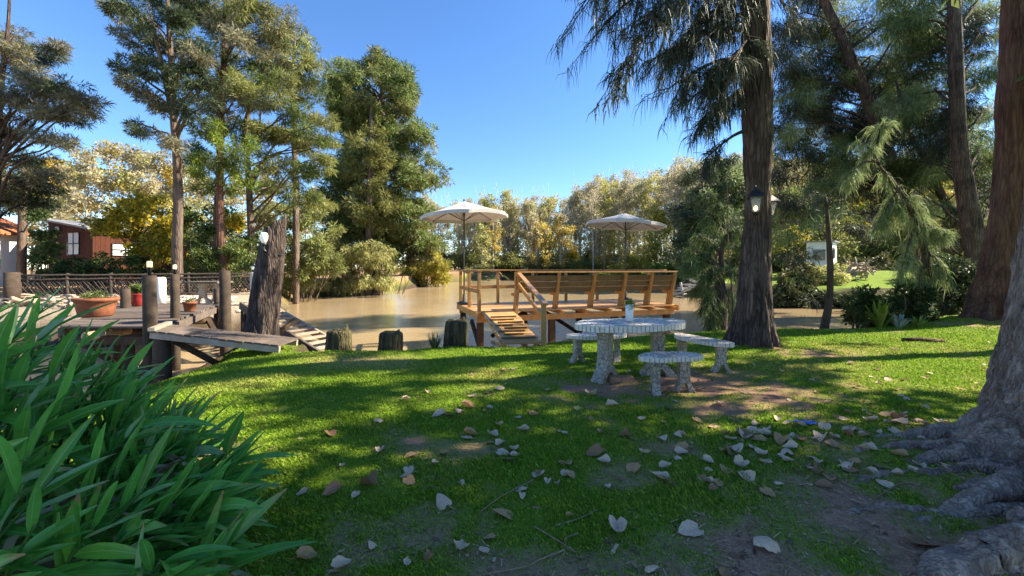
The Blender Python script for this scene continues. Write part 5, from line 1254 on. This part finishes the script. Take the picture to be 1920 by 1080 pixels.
for (px, py, D_, z0, n, sg) in ((1085, 10, 7.0, 8.0, 900, .10), (1135, 40, 6.8, 7.8, 700, .08), (1195, 40, 7.2, 7.4, 1000, .06), (1205, 125, 7.0, 6.2, 900, .08), (1250, 170, 7.2, 5.6, 900, .1), (1300, 240, 7.4, 5.0, 620, .1), (1290, 60, 7.3, 7.0, 1000, .05), (1330, 150, 7.6, 6.0, 900, .05), (1350, 60, 7.4, 7.4, 800, .04),
                                (1190, -30, 6.6, 8.8, 900, .06), (1250, -60, 6.6, 9.0, 1000, .05), (1320, 300, 7.7, 4.3, 320, .08), (1340, 215, 7.4, 5.2, 600, .06), (1490, 40, 9.6, 7.2, 600, .06), (1240, 110, 8.6, 6.6, 900, .06), (1310, 20, 8.8, 8.0, 900, .04), (1280, 200, 8.8, 5.6, 700, .08), (1370, 120, 7.0, 6.2, 500, .02)):
    bl.append(bough(T0(z0), P(px, py, D_), sg, n, .38, rng, W=.011))
for k in range(26):
    a = rng.random() * 6.28; z0 = rng.uniform(7.5, 13); l = (14.5 - z0) * .45 + 1.0
    if math.cos(a) > .35 and z0 < 9: continue
    bl.append(bough(T0(z0), T0(z0) + np.array((math.cos(a) * l, math.sin(a) * l, -.5)), .1, 700, .42, rng, W=.03))
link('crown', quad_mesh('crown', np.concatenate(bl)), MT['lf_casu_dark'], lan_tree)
lim.build('branch', MT['bark_dark'], lan_tree)

# trees behind the right lawn edge
D = 20.0; rng = np.random.default_rng(231)
tree('casuarina_tree', 'leaning casuarina whose dark trunk slants across the sky beside the lantern tree', 'tree',
     pxt([(*g(1752, D), .34), (1728, 500, .29), (1692, 350, .27), (1655, 260, .26), (1625, 180, .25), (1582, 80, .22), (1545, 0, .19), (1505, -110, .12), (1480, -220, .05)], D),
     px_clumps([(1480, 40, 46), (1530, 90, 42), (1470, 130, 48), (1510, 180, 50), (1480, 220, 42), (1560, 130, 40), (1600, 60, 40), (1650, 110, 46), (1690, 150, 40), (1640, 30, 44), (1590, 220, 36), (1545, 250, 40), (1500, 290, 34), (1575, 300, 34), (1700, 70, 36), (1660, 200, 34), (1500, -20, 60), (1590, -60, 60), (1465, 330, 26), (1620, 270, 34), (1560, 200, 36), (1690, 260, 30), (1640, 350, 26), (1480, 270, 30), (1530, 330, 26), (1700, 20, 40), (1540, 170, 44), (1500, 230, 44), (1580, 250, 40), (1620, 150, 40), (1480, 90, 40), (1560, 40, 36), (1670, 300, 30), (1740, 200, 30)], D, 1.9, rng, 1.45, 1.8) + poly_clumps([(1460, 300), (1460, 0), (1720, 0), (1720, 320)], D + 2.2, 1.5, .8, 30, rng),
     MT['bark_dark'], [MT['lf_casu_dark'], MT['lf_casu'], MT['lf_casu_dark'], MT['lf_casu_sunlit']], 'casuarinas on the lawn', seed=231, cov=1.55, limbs=1.0, limb_r=.06, L=.42, W=.022, flat=.7, droop=.5, style='strand', sub=13)
D = 16.5; rng = np.random.default_rng(232)
tree('casuarina_tree', 'upright casuarina with a straight dark trunk between the slanting one and the reddish twin trunk', 'tree',
     pxt([(*g(1805, D), .40), (1830, 490, .36), (1815, 380, .30), (1802, 290, .26), (1795, 180, .24), (1790, 60, .22), (1785, -60, .18), (1780, -220, .08)], D),
     px_clumps([(1740, 60, 46), (1760, 140, 46), (1710, 180, 40), (1720, 260, 44), (1850, 130, 34), (1840, 220, 36), (1765, 230, 34), (1850, 300, 36), (1760, 320, 36), (1830, 60, 40), (1750, -20, 60), (1840, -40, 50), (1850, 380, 30), (1700, 300, 32), (1735, 390, 26), (1720, 110, 40), (1700, 40, 36), (1850, 20, 34), (1765, 280, 34), (1850, 260, 32), (1690, 210, 36)], D, 1.9, rng, 1.45, 2.2) + poly_clumps([(1700, 330), (1690, 0), (1885, 0), (1875, 420), (1720, 420)], D + 2.4, 1.5, .75, 26, rng),
     MT['bark_dark'], [MT['lf_casu_dark'], MT['lf_casu'], MT['lf_casu_sunlit']], 'casuarinas on the lawn', seed=232, cov=1.9, limbs=1.0, limb_r=.06, L=.40, W=.021, flat=.65, droop=.5, style='strand', sub=13)
D = 19.0; rng = np.random.default_rng(233)
tree('casuarina_tree', 'thin dark casuarina slanting behind the leaning trunk', 'tree', pxt([(*g(1835, D), .22), (1830, 500, .2), (1772, 380, .17), (1735, 300, .13), (1702, 240, .09), (1680, 150, .04)], D),
     px_clumps([(1690, 240, 36), (1640, 260, 36), (1610, 320, 34), (1660, 330, 34), (1720, 330, 32), (1580, 360, 32), (1540, 350, 34), (1640, 390, 30), (1520, 400, 26), (1480, 380, 30), (1800, 400, 24), (1770, 450, 22), (1480, 440, 26), (1500, 480, 22), (1680, 160, 34), (1700, 215, 30), (1560, 300, 30), (1600, 430, 24), (1680, 440, 26), (1850, 340, 24)], D, 1.9, rng, 1.5, 1.5),
     MT['bark_dark'], [MT['lf_casu'], MT['lf_casu_dark']], 'casuarinas on the lawn', seed=233, cov=1.4, limbs=.9, limb_r=.04, L=.45, W=.024, flat=.6, droop=.5, style='strand', sub=13)
# pale sunlit drooping fronds
rng = np.random.default_rng(234); lim = MB(); bl = []
base = P(1740, 600, 11.6); base[2] = ground_z(base[0], base[1])
frond = empty('young_casuarina', base, 'young casuarina with pale sunlit fronds sweeping down before the dark trunks', 'tree', 'young casuarinas by the water')
lim.tube(catmull([base, P(1735, 480, 11.6), P(1700, 380, 11.6), P(1640, 300, 11.6)], 5), list(np.linspace(.12, .03, 16)), 8)
for (a, b, n) in (((1700, 380), (1745, 500), 900), ((1690, 350), (1650, 420), 800), ((1665, 330), (1740, 430), 900), ((1640, 300), (1690, 400), 700), ((1640, 300), (1590, 330), 500), ((1720, 420), (1690, 510), 700), ((1735, 470), (1780, 520), 500), ((1720, 420), (1775, 440), 500), ((1640, 300), (1655, 230), 500), ((1735, 480), (1720, 560), 500), ((1650, 310), (1610, 260), 400)):
    bl.append(bough(P(*a, 11.6), P(*b, 11.0 + rng.random() * .9), .10, n, .36, rng, W=.013, hang=.7, spread=.18))
lim.build('trunk', MT['bark_dark'], frond); link('crown', quad_mesh('crown', np.concatenate(bl)), MT['lf_casu_sunlit'], frond)
# feathery young casuarina left of the lantern tree
rng = np.random.default_rng(235); lim = MB(); bl = []
base = P(1345, 610, 10.3); base[2] = ground_z(base[0], base[1])
yc = empty('young_casuarina', base, 'feathery young casuarina at the water edge between the deck and the lantern tree', 'tree', 'young casuarinas by the water')
lim.tube(catmull([base - (0, 0, .2), P(1348, 560, 10.3), P(1352, 500, 10.3), P(1358, 400, 10.3)], 4), [.24, .24, .23, .22, .20, .16, .12, .09, .07, .06, .05, .04, .03], 10)
for (a, b, n) in (((1350, 500), (1290, 470), 520), ((1350, 500), (1285, 500), 520), ((1350, 520), (1300, 545), 520), ((1352, 480), (1310, 440), 420), ((1355, 440), (1330, 400), 350), ((1350, 520), (1385, 510), 400), ((1355, 450), (1380, 430), 350), ((1350, 540), (1320, 575), 620), ((1350, 545), (1365, 590), 620), ((1350, 545), (1335, 600), 620), ((1350, 540), (1380, 570), 420), ((1352, 500), (1320, 520), 520), ((1357, 420), (1345, 380), 300)):
    bl.append(bough(P(*a, 10.3), P(*b, 9.9 + .8 * rng.random()), .12, n * 1.2, .30, rng, W=.012, hang=.6, spread=.2))
lim.build('trunk', MT['bark_dark'], yc); link('crown', quad_mesh('crown', np.concatenate(bl)), MT['lf_casu'], yc)
b0 = P(1371, 600, 9.9); b0[2] = ground_z(b0[0], b0[1])
sp = empty('sapling', b0, 'thin bare sapling just beside the lantern tree', 'sapling'); mb = MB(); mb.tube(catmull([b0, P(1374, 560, 9.9), P(1366, 480, 9.9), P(1365, 400, 9.9), P(1362, 330, 9.9)], 4), list(np.linspace(.028, .008, 17)), 6)
for k in range(10):
    s = P(1366 + rnd.uniform(-3, 3), rnd.uniform(350, 520), 9.9); mb.tube([s, s + np.array((rnd.uniform(-.5, .5), rnd.uniform(-.3, .3), rnd.uniform(.1, .4)))], [.008, .003], 4)
mb.build('stem', MT['bark_far'], sp)
b0 = P(1545, 612, 10.3); b0[2] = ground_z(b0[0], b0[1]); D = 10.3; rng = np.random.default_rng(236)
tree('slender_tree', 'slender grey-green trunk at the water edge in line with the white cabin', 'tree', [(*b0, .10), *pxt([(1556, 560, .075), (1557, 500, .07), (1553, 430, .055), (1548, 370, .03)], D)],
     px_clumps([(1530, 420, 24), (1550, 380, 28), (1580, 400, 22), (1520, 360, 24), (1500, 520, 16), (1520, 560, 14)], D, .8, rng), MT['postwood'], [MT['lf_casu'], MT['lf_casu_dark']], seed=236, cov=.55, limbs=1, limb_r=.02, L=.34, W=.013, style='strand', flat=.6, droop=.5)

# shrubs along the right lawn edge
shrub('bank_shrub', 'dark leafy shrub at the lawn edge left of the sword-leaved plant', [(1590, 620), (1595, 570), (1620, 540), (1650, 545), (1660, 615)], 10.9, .5, .20, 40, MT['lf_shrub'], 241, L=.11, W=.05, group='shrubs on the lawn edge')
shrub('bank_shrub', 'dense dark shrub under the pale casuarina fronds', [(1650, 610), (1655, 560), (1690, 530), (1740, 545), (1750, 610)], 11.6, .6, .24, 46, MT['lf_shrub'], 242, L=.12, W=.05, group='shrubs on the lawn edge')
shrub('bank_shrub', 'shadowed brush between the casuarina trunks at the lawn end', [(1750, 612), (1745, 520), (1790, 480), (1840, 520), (1830, 612)], 13.2, .6, .28, 46, MT['lf_dark'], 243, L=.14, W=.05, group='shrubs on the lawn edge')
shrub('bank_shrub', 'sunlit yellow-green brush behind the hollow of the reddish twin trunk', [(1840, 440), (1850, 420), (1885, 430), (1880, 480), (1845, 490)], 19.0, 1.0, .35, 30, MT['lf_lime'], 244, L=.2, W=.08, group='shrubs on the lawn edge')
shrub('bank_shrub', 'olive brush hanging over the river behind the lantern tree', [(1462, 545), (1470, 490), (1500, 470), (1530, 520), (1520, 560)], 24.5, 1.0, .45, 34, MT['lf_brush'], 245, L=.22, W=.08, group='shrubs on the lawn edge')
shrub('bank_shrub', 'dark low brush trailing over the muddy edge of the opposite bank', [(1450, 540), (1455, 574), (1610, 576), (1620, 548), (1540, 552)], 23.6, .6, .36, 40, MT['lf_dark'], 247, L=.22, W=.07, group='shrubs on the lawn edge')
shrub('bank_shrub', 'yellowish bush below the white cabin', [(1500, 545), (1520, 500), (1560, 498), (1590, 520), (1590, 545)], 28, 1.0, .5, 30, MT['lf_willow'], 246, L=.22, W=.09, group='shrubs on the lawn edge')
def sword(px, py, D_, n, L, W, mat, label, seed, name='sword_plant', cat='plant', spread=.8):
    rng = np.random.default_rng(seed); c = P(px, py, D_); c[2] = ground_z(c[0], c[1]); root = empty(name, c, label, cat); q = []
    for i in range(n):
        a = rng.random() * 6.28; tilt = rng.uniform(.1, spread); d = np.array((math.cos(a) * tilt, math.sin(a) * tilt, 1.0)); d /= np.linalg.norm(d); s = np.array((-math.sin(a), math.cos(a), 0)) * W / 2; l = L * rng.uniform(.6, 1.1)
        p0 = c + np.array((math.cos(a), math.sin(a), 0)) * .05; p1 = p0 + d * l * .5; p2 = p0 + d * l * .85 + np.array((0, 0, -.1 * l * tilt)); p3 = p0 + d * l + np.array((0, 0, -.3 * l * tilt))
        q += [[p0 + s * .6, p0 - s * .6, p1 - s, p1 + s], [p1 + s, p1 - s, p2 - s * .7, p2 + s * .7], [p2 + s * .7, p2 - s * .7, p3 - s * .05, p3 + s * .05]]
    link('leaves', quad_mesh('leaves', np.array(q)), mat, root)
shrub('bank_shrub', 'tall green bush on the far lawn behind the pale fronds', [(1700, 550), (1705, 500), (1750, 470), (1800, 490), (1810, 550)], 29.0, 1.2, .55, 34, MT['lf_green'], 248, L=.24, W=.10, group='shrubs on the lawn edge')
shrub('bank_shrub', 'yellow-green bush on the far lawn close to the reddish twin trunk', [(1800, 550), (1810, 490), (1860, 460), (1910, 480), (1910, 550)], 27.0, 1.2, .55, 34, MT['lf_lime'], 249, L=.24, W=.10, group='shrubs on the lawn edge')
shrub('bank_shrub', 'grey-green scrub along the back of the far lawn by the uprooted tree', [(1585, 530), (1600, 490), (1650, 480), (1700, 500), (1700, 530)], 38.0, 1.5, .6, 34, MT['lf_brush'], 250, L=.3, W=.12, group='shrubs on the lawn edge')
sword(1650, 600, 10.4, 60, .85, .05, MT['lf_sword'], 'spiky yellow-green sword-leaved plant at the far lawn edge', 251)
sword(1685, 612, 10.2, 40, .36, .07, MT['lf_agave'], 'small pale blue-white rosette plant beside the sword-leaved one', 252, 'rosette_plant')
sword(1722, 615, 10.2, 40, .34, .035, MT['lf_sword'], 'low grassy yellow-green tuft to the right of the pale rosette', 253, 'grass_tuft', spread=1.2)
sword(815, 655, 7.75, 90, .34, .009, MT['lf_shrub'], 'dark reed tuft at the water edge by the stump nearest the deck ramp', 254, 'reed_tuft')
sword(665, 655, 7.75, 40, .26, .007, MT['lf_shrub'], 'small tuft of reeds beside the splintered mossy stump', 255, 'reed_tuft')
mb = MB(); c = G(1725, 640); mb.tube([(c[0] - .35, c[1], .02), (c[0], c[1] + .05, .03), (c[0] + .4, c[1] - .1, .02)], [.05, .05, .035], 8)
tag(mb.build('fallen_bough', MT['bark_red'], base=(c[0], c[1], .0)), 'short brown bough lying on the grass before the pale rosette plant', 'branch')

# ------------------------------------------------------------------ canopy that shades the foreground (out of the view, over and beside the camera)
def high_crown(root, centre, rx, rz, n, r, seed, leaf, cov=1.1, keep=None):
    rng = np.random.default_rng(seed); out = []
    while len(out) < n:
        q = rng.normal(size=3); q = q / np.linalg.norm(q) * rng.random() ** .4
        c = np.array(centre) + q * np.array((rx, rx, rz))
        if keep is not None and not keep(c): continue
        out.append(clump_leaves(c, r * rng.uniform(.7, 1.3), rng, .34, .12, cov, .7, .3, 0, 'leaf', 6))
    link('crown', quad_mesh('crown', np.concatenate(out)), leaf, root)
def out_of_view(c):                                        # keeps the shading crowns outside the view
    return c[1] < .3 or (c[2] - EYE) / max(c[1], .1) > (HORIZ + 60) / FPX + .25 or abs(c[0]) / max(c[1], .1) > 1.5
high_crown(near_tree, (6.2, 3.2, 8.4), 3.4, 3.0, 34, .85, 261, MT['lf_casu'], cov=.75, keep=out_of_view)
high_crown(red_tree, (14.8, 10.6, 9.0), 3.2, 3.0, 20, .7, 263, MT['lf_casu'], cov=.9, keep=lambda c: c[0] / c[1] > 1.36 or (c[2] - EYE) / c[1] > .74)
def shade_tree(x, y, H, rx, seed, label, n=60):
    gz = ground_z(x, y); root = empty('shade_tree', (x, y, gz), label, 'tree')
    mb = MB(); mb.tube(catmull([(x, y, gz - .2), (x + .1, y, H * .35), (x - .1, y + .1, H * .7), (x, y, H)], 6), list(np.linspace(.38, .06, 19)), 12); mb.build('trunk', MT['bark_dark'], root)
    high_crown(root, (x, y, H * .68), rx, H * .30, n, .85, seed, MT['lf_casu'], cov=.72, keep=out_of_view)
shade_tree(9.5, 3.0, 11, 2.9, 271, 'broad casuarina beside the lawn, beyond the near old tree', 64)
shade_tree(13.5, 4.4, 12, 2.8, 272, 'tall casuarina at the side of the lawn', 42)

gz = ground_z(13.6, 8.3); root = empty('shade_tree', (13.6, 8.3, gz), 'unseen slender casuarina added near the reddish twin trunk to dapple the lawn', 'tree')  # added unseen tree that breaks the sun into bands on the lawn
mb = MB(); mb.tube(catmull([(13.6, 8.3, gz - .2), (13.5, 8.3, 4.5), (13.7, 8.4, 8.5), (13.6, 8.4, 12.5)], 6), list(np.linspace(.26, .05, 19)), 12); mb.build('trunk', MT['bark_dark'], root)
high_crown(root, (13.2, 8.2, 9.0), 2.8, 2.8, 30, .62, 273, MT['lf_casu'], cov=.85, keep=out_of_view)

# ------------------------------------------------------------------ big leafy plant in the near corner
def ginger():
    rng = np.random.default_rng(281); root = empty('ginger_plant', (-2.8, 2.2, ground_z(-2.8, 2.2)), 'large clump of long glossy green lance-shaped leaves filling the near corner', 'plant')
    V, F, st = [], [], MB(); nv = 0; RB, TP = [], []
    def blade(p, d, up, L, W, bend):
        nonlocal nv
        k = 7; d = d / np.linalg.norm(d); s = np.cross(d, up); s /= np.linalg.norm(s) + 1e-9; nrm = np.cross(s, d)
        tw = rng.normal() * .25; rows = []
        for i in range(k):
            t_ = i / (k - 1); w = W * (math.sin(math.pi * min(1, t_ ** .8 * .93 + .05)) ** .9) * .5 + .001
            c = p + d * L * t_ - np.array((0, 0, 1)) * bend * L * t_ ** 2
            sv = s * math.cos(tw * t_) + nrm * math.sin(tw * t_); fold = nrm * w * .35
            rows += [c - sv * w + fold, c - nrm * .002, c + sv * w + fold]; RB.extend((1, 0, 1)); TP.extend((t_,) * 3)
        V.extend(rows)
        for i in range(k - 1):
            b = nv + i * 3; F.extend([(b, b + 1, b + 4, b + 3), (b + 1, b + 2, b + 5, b + 4)])
        nv += 3 * k
    hgt = lambda x: np.interp(x, [-4.4, -3.3, -2.6, -2.1, -1.6, -1.2], [1.50, 1.45, 1.15, .66, .40, .24])
    n = 175
    for i in range(n):
        x = -4.1 + 2.9 * rng.random() ** 1.05; y = rng.uniform(1.45, 3.1) if x < -2.0 else rng.uniform(1.5, 2.6)
        if x > -.88 * y + .1: x -= .6
        gz = ground_z(x, y); H = hgt(x) * rng.uniform(.75, 1.08); lx = rng.uniform(.15, .55) + .35 * (x > -2); ly = rng.normal() * .18
        ppx = 960 + (x + lx * H * .8 + .12) / y * FPX; zl = EYE - (np.interp(ppx, [-400, -40, 105, 180, 260, 310, 440, 520], [500, 550, 590, 650, 700, 752, 812, 900]) - HORIZ) * y / FPX - .10; H = max(.22, min(H, (zl - gz) / .88))
        top = np.array((x + lx * H * .8, y + ly * H, gz + H * .88)); base = np.array((x, y, gz - .03)); mid = (base + top) / 2 + np.array((-.06 * H, 0, .06 * H))
        path = catmull([base, mid, top], 6); st.tube(path, list(np.linspace(.011, .005, len(path))), 6)
        ax = top - mid; ax /= np.linalg.norm(ax); side = np.cross(ax, np.array((0, 1.0, 0)) + rng.normal(size=3) * .5); side /= np.linalg.norm(side)
        m = int(6 + 5 * rng.random())
        for j in range(m):
            t_ = .30 + .70 * (j + .5) / m; p = path[min(len(path) - 1, int(t_ * (len(path) - 1)))]
            sg = 1 if j % 2 else -1; d = ax * (.75 + .4 * t_) + side * sg * rng.uniform(.45, .9) * (1.15 - .6 * t_) + rng.normal(size=3) * .14 + np.array((.22, 0, -.05))
            blade(p, d, np.array((0, -.25, 1.0)) + rng.normal(size=3) * .35, rng.uniform(.26, .46), rng.uniform(.034, .064), rng.uniform(.0, .34))
    # low splayed leaves at the edge of the clump
    for i in range(115):
        x, y = rng.uniform(-2.8, -1.05), rng.uniform(1.45, 2.6)
        if x > -.88 * y + .12: continue
        gz = ground_z(x, y); p = np.array((x - .25, y, gz + rng.uniform(.05, .42) * np.interp(x, [-2.4, -1.1], [1.3, .45])))
        blade(p, np.array((1.0, rng.normal() * .35, rng.uniform(-.15, .45))), np.array((0, -.3, 1.0)) + rng.normal(size=3) * .3, rng.uniform(.26, .5), rng.uniform(.028, .058), rng.uniform(.02, .25))
    me = np_mesh('foliage', np.array(V), np.array(F), {'rib': np.array(RB, float), 'tip': np.array(TP)}, smooth=True); link('foliage', me, MT['lf_ginger'], root); st.build('stem', MT['stem_ginger'], root)
    V, F, nv = [], [], 0
    for i in range(26):
        x, y = rng.uniform(-2.7, -1.2), rng.uniform(1.6, 2.6)
        if x > -.72 * y + .1: continue
        gz = ground_z(x, y); blade(np.array((x, y, gz + rng.uniform(.12, .45))), np.array((rng.uniform(.2, 1), rng.normal() * .5, rng.uniform(-.5, .3))), np.array((0, -.3, 1.0)), rng.uniform(.22, .4), rng.uniform(.02, .04), rng.uniform(.3, .8))
    link('withered_leaves', np_mesh('withered_leaves', np.array(V), np.array(F)), MT['lf_dry'], root)
    # a few withered heads
    rows = []; V, F, nv = [], [], 0
    for c in ((-1.75, 2.05, .52), (-1.35, 1.75, .22), (-2.05, 1.9, .45)):
        V, F, nv = [], [], 0
        for k in range(14): blade(np.array(c) + rng.normal(size=3) * .03, rng.normal(size=3), np.array((0, 0, 1.0)), rng.uniform(.06, .15), .03, .3)
        link('withered_flower', np_mesh('withered_flower', np.array(V), np.array(F)), MT['lf_dry'], root)
ginger()

# ------------------------------------------------------------------ fallen leaves, twigs, wrapper
def leaf_mesh(seed, curl, mat):
    rng = np.random.default_rng(seed); k = 9; V, F = [], []; a = rng.uniform(-1, 1) * .35
    ca, cb = curl * rng.uniform(3, 9), curl * rng.uniform(-3, 5)
    for i in range(k):
        t_ = i / (k - 1); y = -.5 + t_; w = .44 * (math.sin(math.pi * min(1, .10 + .90 * t_ ** .72)) ** .8) * (1 - .12 * t_) if i < k - 1 else .004
        back = .10 * (1 - t_) ** 4
        for s in (-1, -.5, 0, .5, 1):
            x = w * s * (1 + rng.uniform(-.07, .07)); yy = y - back * abs(s) * 1.4
            z = ca * .10 * x * x + cb * .06 * yy * yy + a * x * yy * .5 + rng.normal() * .018 + (.02 if s else 0)
            V.append((x, yy, z))
    for i in range(k - 1):
        for j in range(4): b = i * 5 + j; F.append((b, b + 1, b + 6, b + 5))
    mb = MB(); mb.v = V; mb.f = F; mb.sm = [True] * len(F)
    p = np.array((0, -.5, .01)); mb.tube([p, p + (.04, -.22, .05), p + (.10, -.48, .03)], [.014, .011, .009], 4)
    me = mb.mesh('fallen_leaf'); me.materials.append(mat)
    lo = min(v.co.z for v in me.vertices); me.transform(Matrix.Translation((0, 0, -lo))); return me
MT['fallen_brown'] = M_leaf('dry_brown_leaf', [(.20, .105, .05), (.32, .18, .09)], .12, .75, .2, nscale=14, var=.3)
LM = [leaf_mesh(300 + i, (.8, 1.6, 2.6, 3.4, 4.2, -2.4, 1.3, 2.2)[i % 8], (MT['fallen'], MT['fallen_tan'], MT['fallen'], MT['fallen'], MT['fallen_brown'])[i % 5]) for i in range(18)]
LR = [leaf_mesh(340 + i, 2.0, MT['fallen_red']) for i in range(2)]
def put_leaf(x, y, size, me, label, group='fallen leaves on the lawn', lift=.010):
    o = bpy.data.objects.new('fallen_leaf', me); COL.objects.link(o)
    o.location = (x, y, ground_z(x, y) + lift); o.scale = (size,) * 3
    o.rotation_euler = (rnd.uniform(-.28, .28), rnd.uniform(-.28, .28), rnd.uniform(0, 6.28)); tag(o, label, 'leaf', group); return o
LAB = 'dry curled leaf fallen on the lawn'
big = [(1290, 1000, 46), (940, 963, 40), (1158, 998, 42), (863, 1028, 38), (688, 918, 34), (830, 946, 34), (1190, 880, 32), (1235, 900, 32), (1008, 890, 30), (1112, 853, 34), (1130, 868, 22), (577, 1055, 36), (643, 1068, 34), (1430, 1030, 50), (1725, 1035, 48), (1398, 902, 34), (1443, 937, 28), (760, 898, 22), (905, 1030, 24),
       (916, 1008, 22), (473, 1060, 30), (762, 1058, 18), (803, 1053, 20), (696, 1030, 18), (768, 860, 24), (712, 850, 20), (945, 848, 24), (948, 860, 24), (926, 818, 24), (885, 815, 26), (978, 808, 22), (710, 793, 24), (620, 818, 26), (940, 830, 20), (832, 850, 22), (1058, 890, 20), (1052, 812, 22), (1065, 870, 26), (640, 880, 12),
       (565, 935, 18), (1170, 820, 20), (1245, 825, 20), (1275, 840, 26), (1280, 852, 24), (820, 778, 26), (840, 782, 26), (862, 775, 22), (880, 765, 26), (1110, 740, 26), (935, 728, 18), (915, 735, 16), (1150, 758, 22), (1310, 790, 20), (1350, 760, 22), (1335, 800, 18), (1360, 890, 30), (1385, 880, 30), (1330, 872, 22), (1372, 860, 28), (1385, 848, 26),
       (1420, 830, 26), (1430, 820, 24), (1410, 815, 30), (1400, 820, 30), (1395, 826, 28), (1465, 838, 28), (1480, 850, 24), (1475, 858, 24), (1500, 835, 22), (1540, 838, 28), (1560, 850, 28), (1545, 815, 24), (1590, 822, 26), (1600, 818, 24), (1630, 800, 22), (1660, 790, 26), (1690, 805, 26), (1685, 810, 26), (1720, 800, 22), (1735, 812, 24), (1440, 875, 22), (1335, 925, 18),
       (1045, 905, 14), (1070, 965, 14), (1480, 875, 18), (1225, 1070, 26), (1360, 1078, 26), (1620, 865, 30), (1750, 862, 20), (665, 938, 18)]
for i, (px, py, s) in enumerate(big):
    c = G(px, py); put_leaf(c[0], c[1], s / FPX * c[1] * .98, LM[i % len(LM)], LAB)
c = G(620, 932); put_leaf(c[0], c[1], .115, LR[0], 'reddish curled leaf lying on the sunlit patch of grass by the leafy plant', None)
c = G(1690, 790); put_leaf(c[0], c[1], .13, LR[1], 'orange brown leaf among the pale ones near the old tree', None)
k = 0
while k < 185:
    px = 640 + 1240 * rnd.random() ** .55; py = 640 + 290 * rnd.random() ** 1.0
    if px < 1250 and rnd.random() < .45: continue
    c = G(px, py); dnn = terrain([c[0]], [c[1]])[1][0]
    if dnn < .25 or abs(c[0] - 4.7) + abs(c[1] - 7.7) < .6 or (c[0] > 3.6 and c[1] < 3.7): continue
    put_leaf(c[0], c[1], rnd.uniform(.05, .10), LM[rnd.randrange(len(LM))], LAB); k += 1
for i, pts in enumerate(([(900, 960), (940, 930), (1000, 898)], [(905, 1078), (985, 1062), (1010, 1050), (1060, 1030)], [(1000, 985), (1040, 1010), (1080, 1035)], [(830, 925), (805, 915), (790, 925)], [(1120, 955), (1090, 970), (1040, 985)], [(1500, 888), (1560, 880)], [(1625, 1005), (1600, 1030)], [(1065, 1030), (1060, 1010), (1085, 1000)], [(1640, 950), (1690, 930), (1720, 935)])):
    g3 = [(*G(*p)[:2], ground_z(*G(*p)[:2]) + .012) for p in pts]
    mb = MB(); mb.tube(catmull(g3, 5) if len(g3) > 2 else g3, .0042, 6)
    tag(mb.build('twig', MT['twig'], base=g3[0]), ['long pale twig curving across the shaded grass mid-lawn', 'forked pale twig on bare earth at the bottom edge of the view', 'thin twig crossing the bare earth below the big fallen leaf', 'short straw-coloured twig on the sunlit grass patch', 'faint twig in the thin grass beside the large pale leaf',
                                                   'dark thin twig beside the loose earth near the old roots', 'stub of twig on the earth by the old tree roots', 'short side twig branching near the bottom edge', 'crooked twig between the roots of the old tree'][i], 'twig', 'twigs on the ground')
c = G(1505, 803); mb = MB(); rng = np.random.default_rng(5)
gr = [(c[0] + (i / 6 - .5) * .16, c[1] + (j / 3 - .5) * .06 - i * .008, ground_z(c[0], c[1]) + .03 + rng.uniform(0, .022)) for j in range(4) for i in range(7)]
mb.add(gr, [(j * 7 + i, j * 7 + i + 1, j * 7 + i + 8, j * 7 + i + 7) for j in range(3) for i in range(6)])
tag(mb.build('wrapper', MT['blueplastic'], base=c), 'crumpled blue plastic wrapper lying among fallen leaves', 'litter')
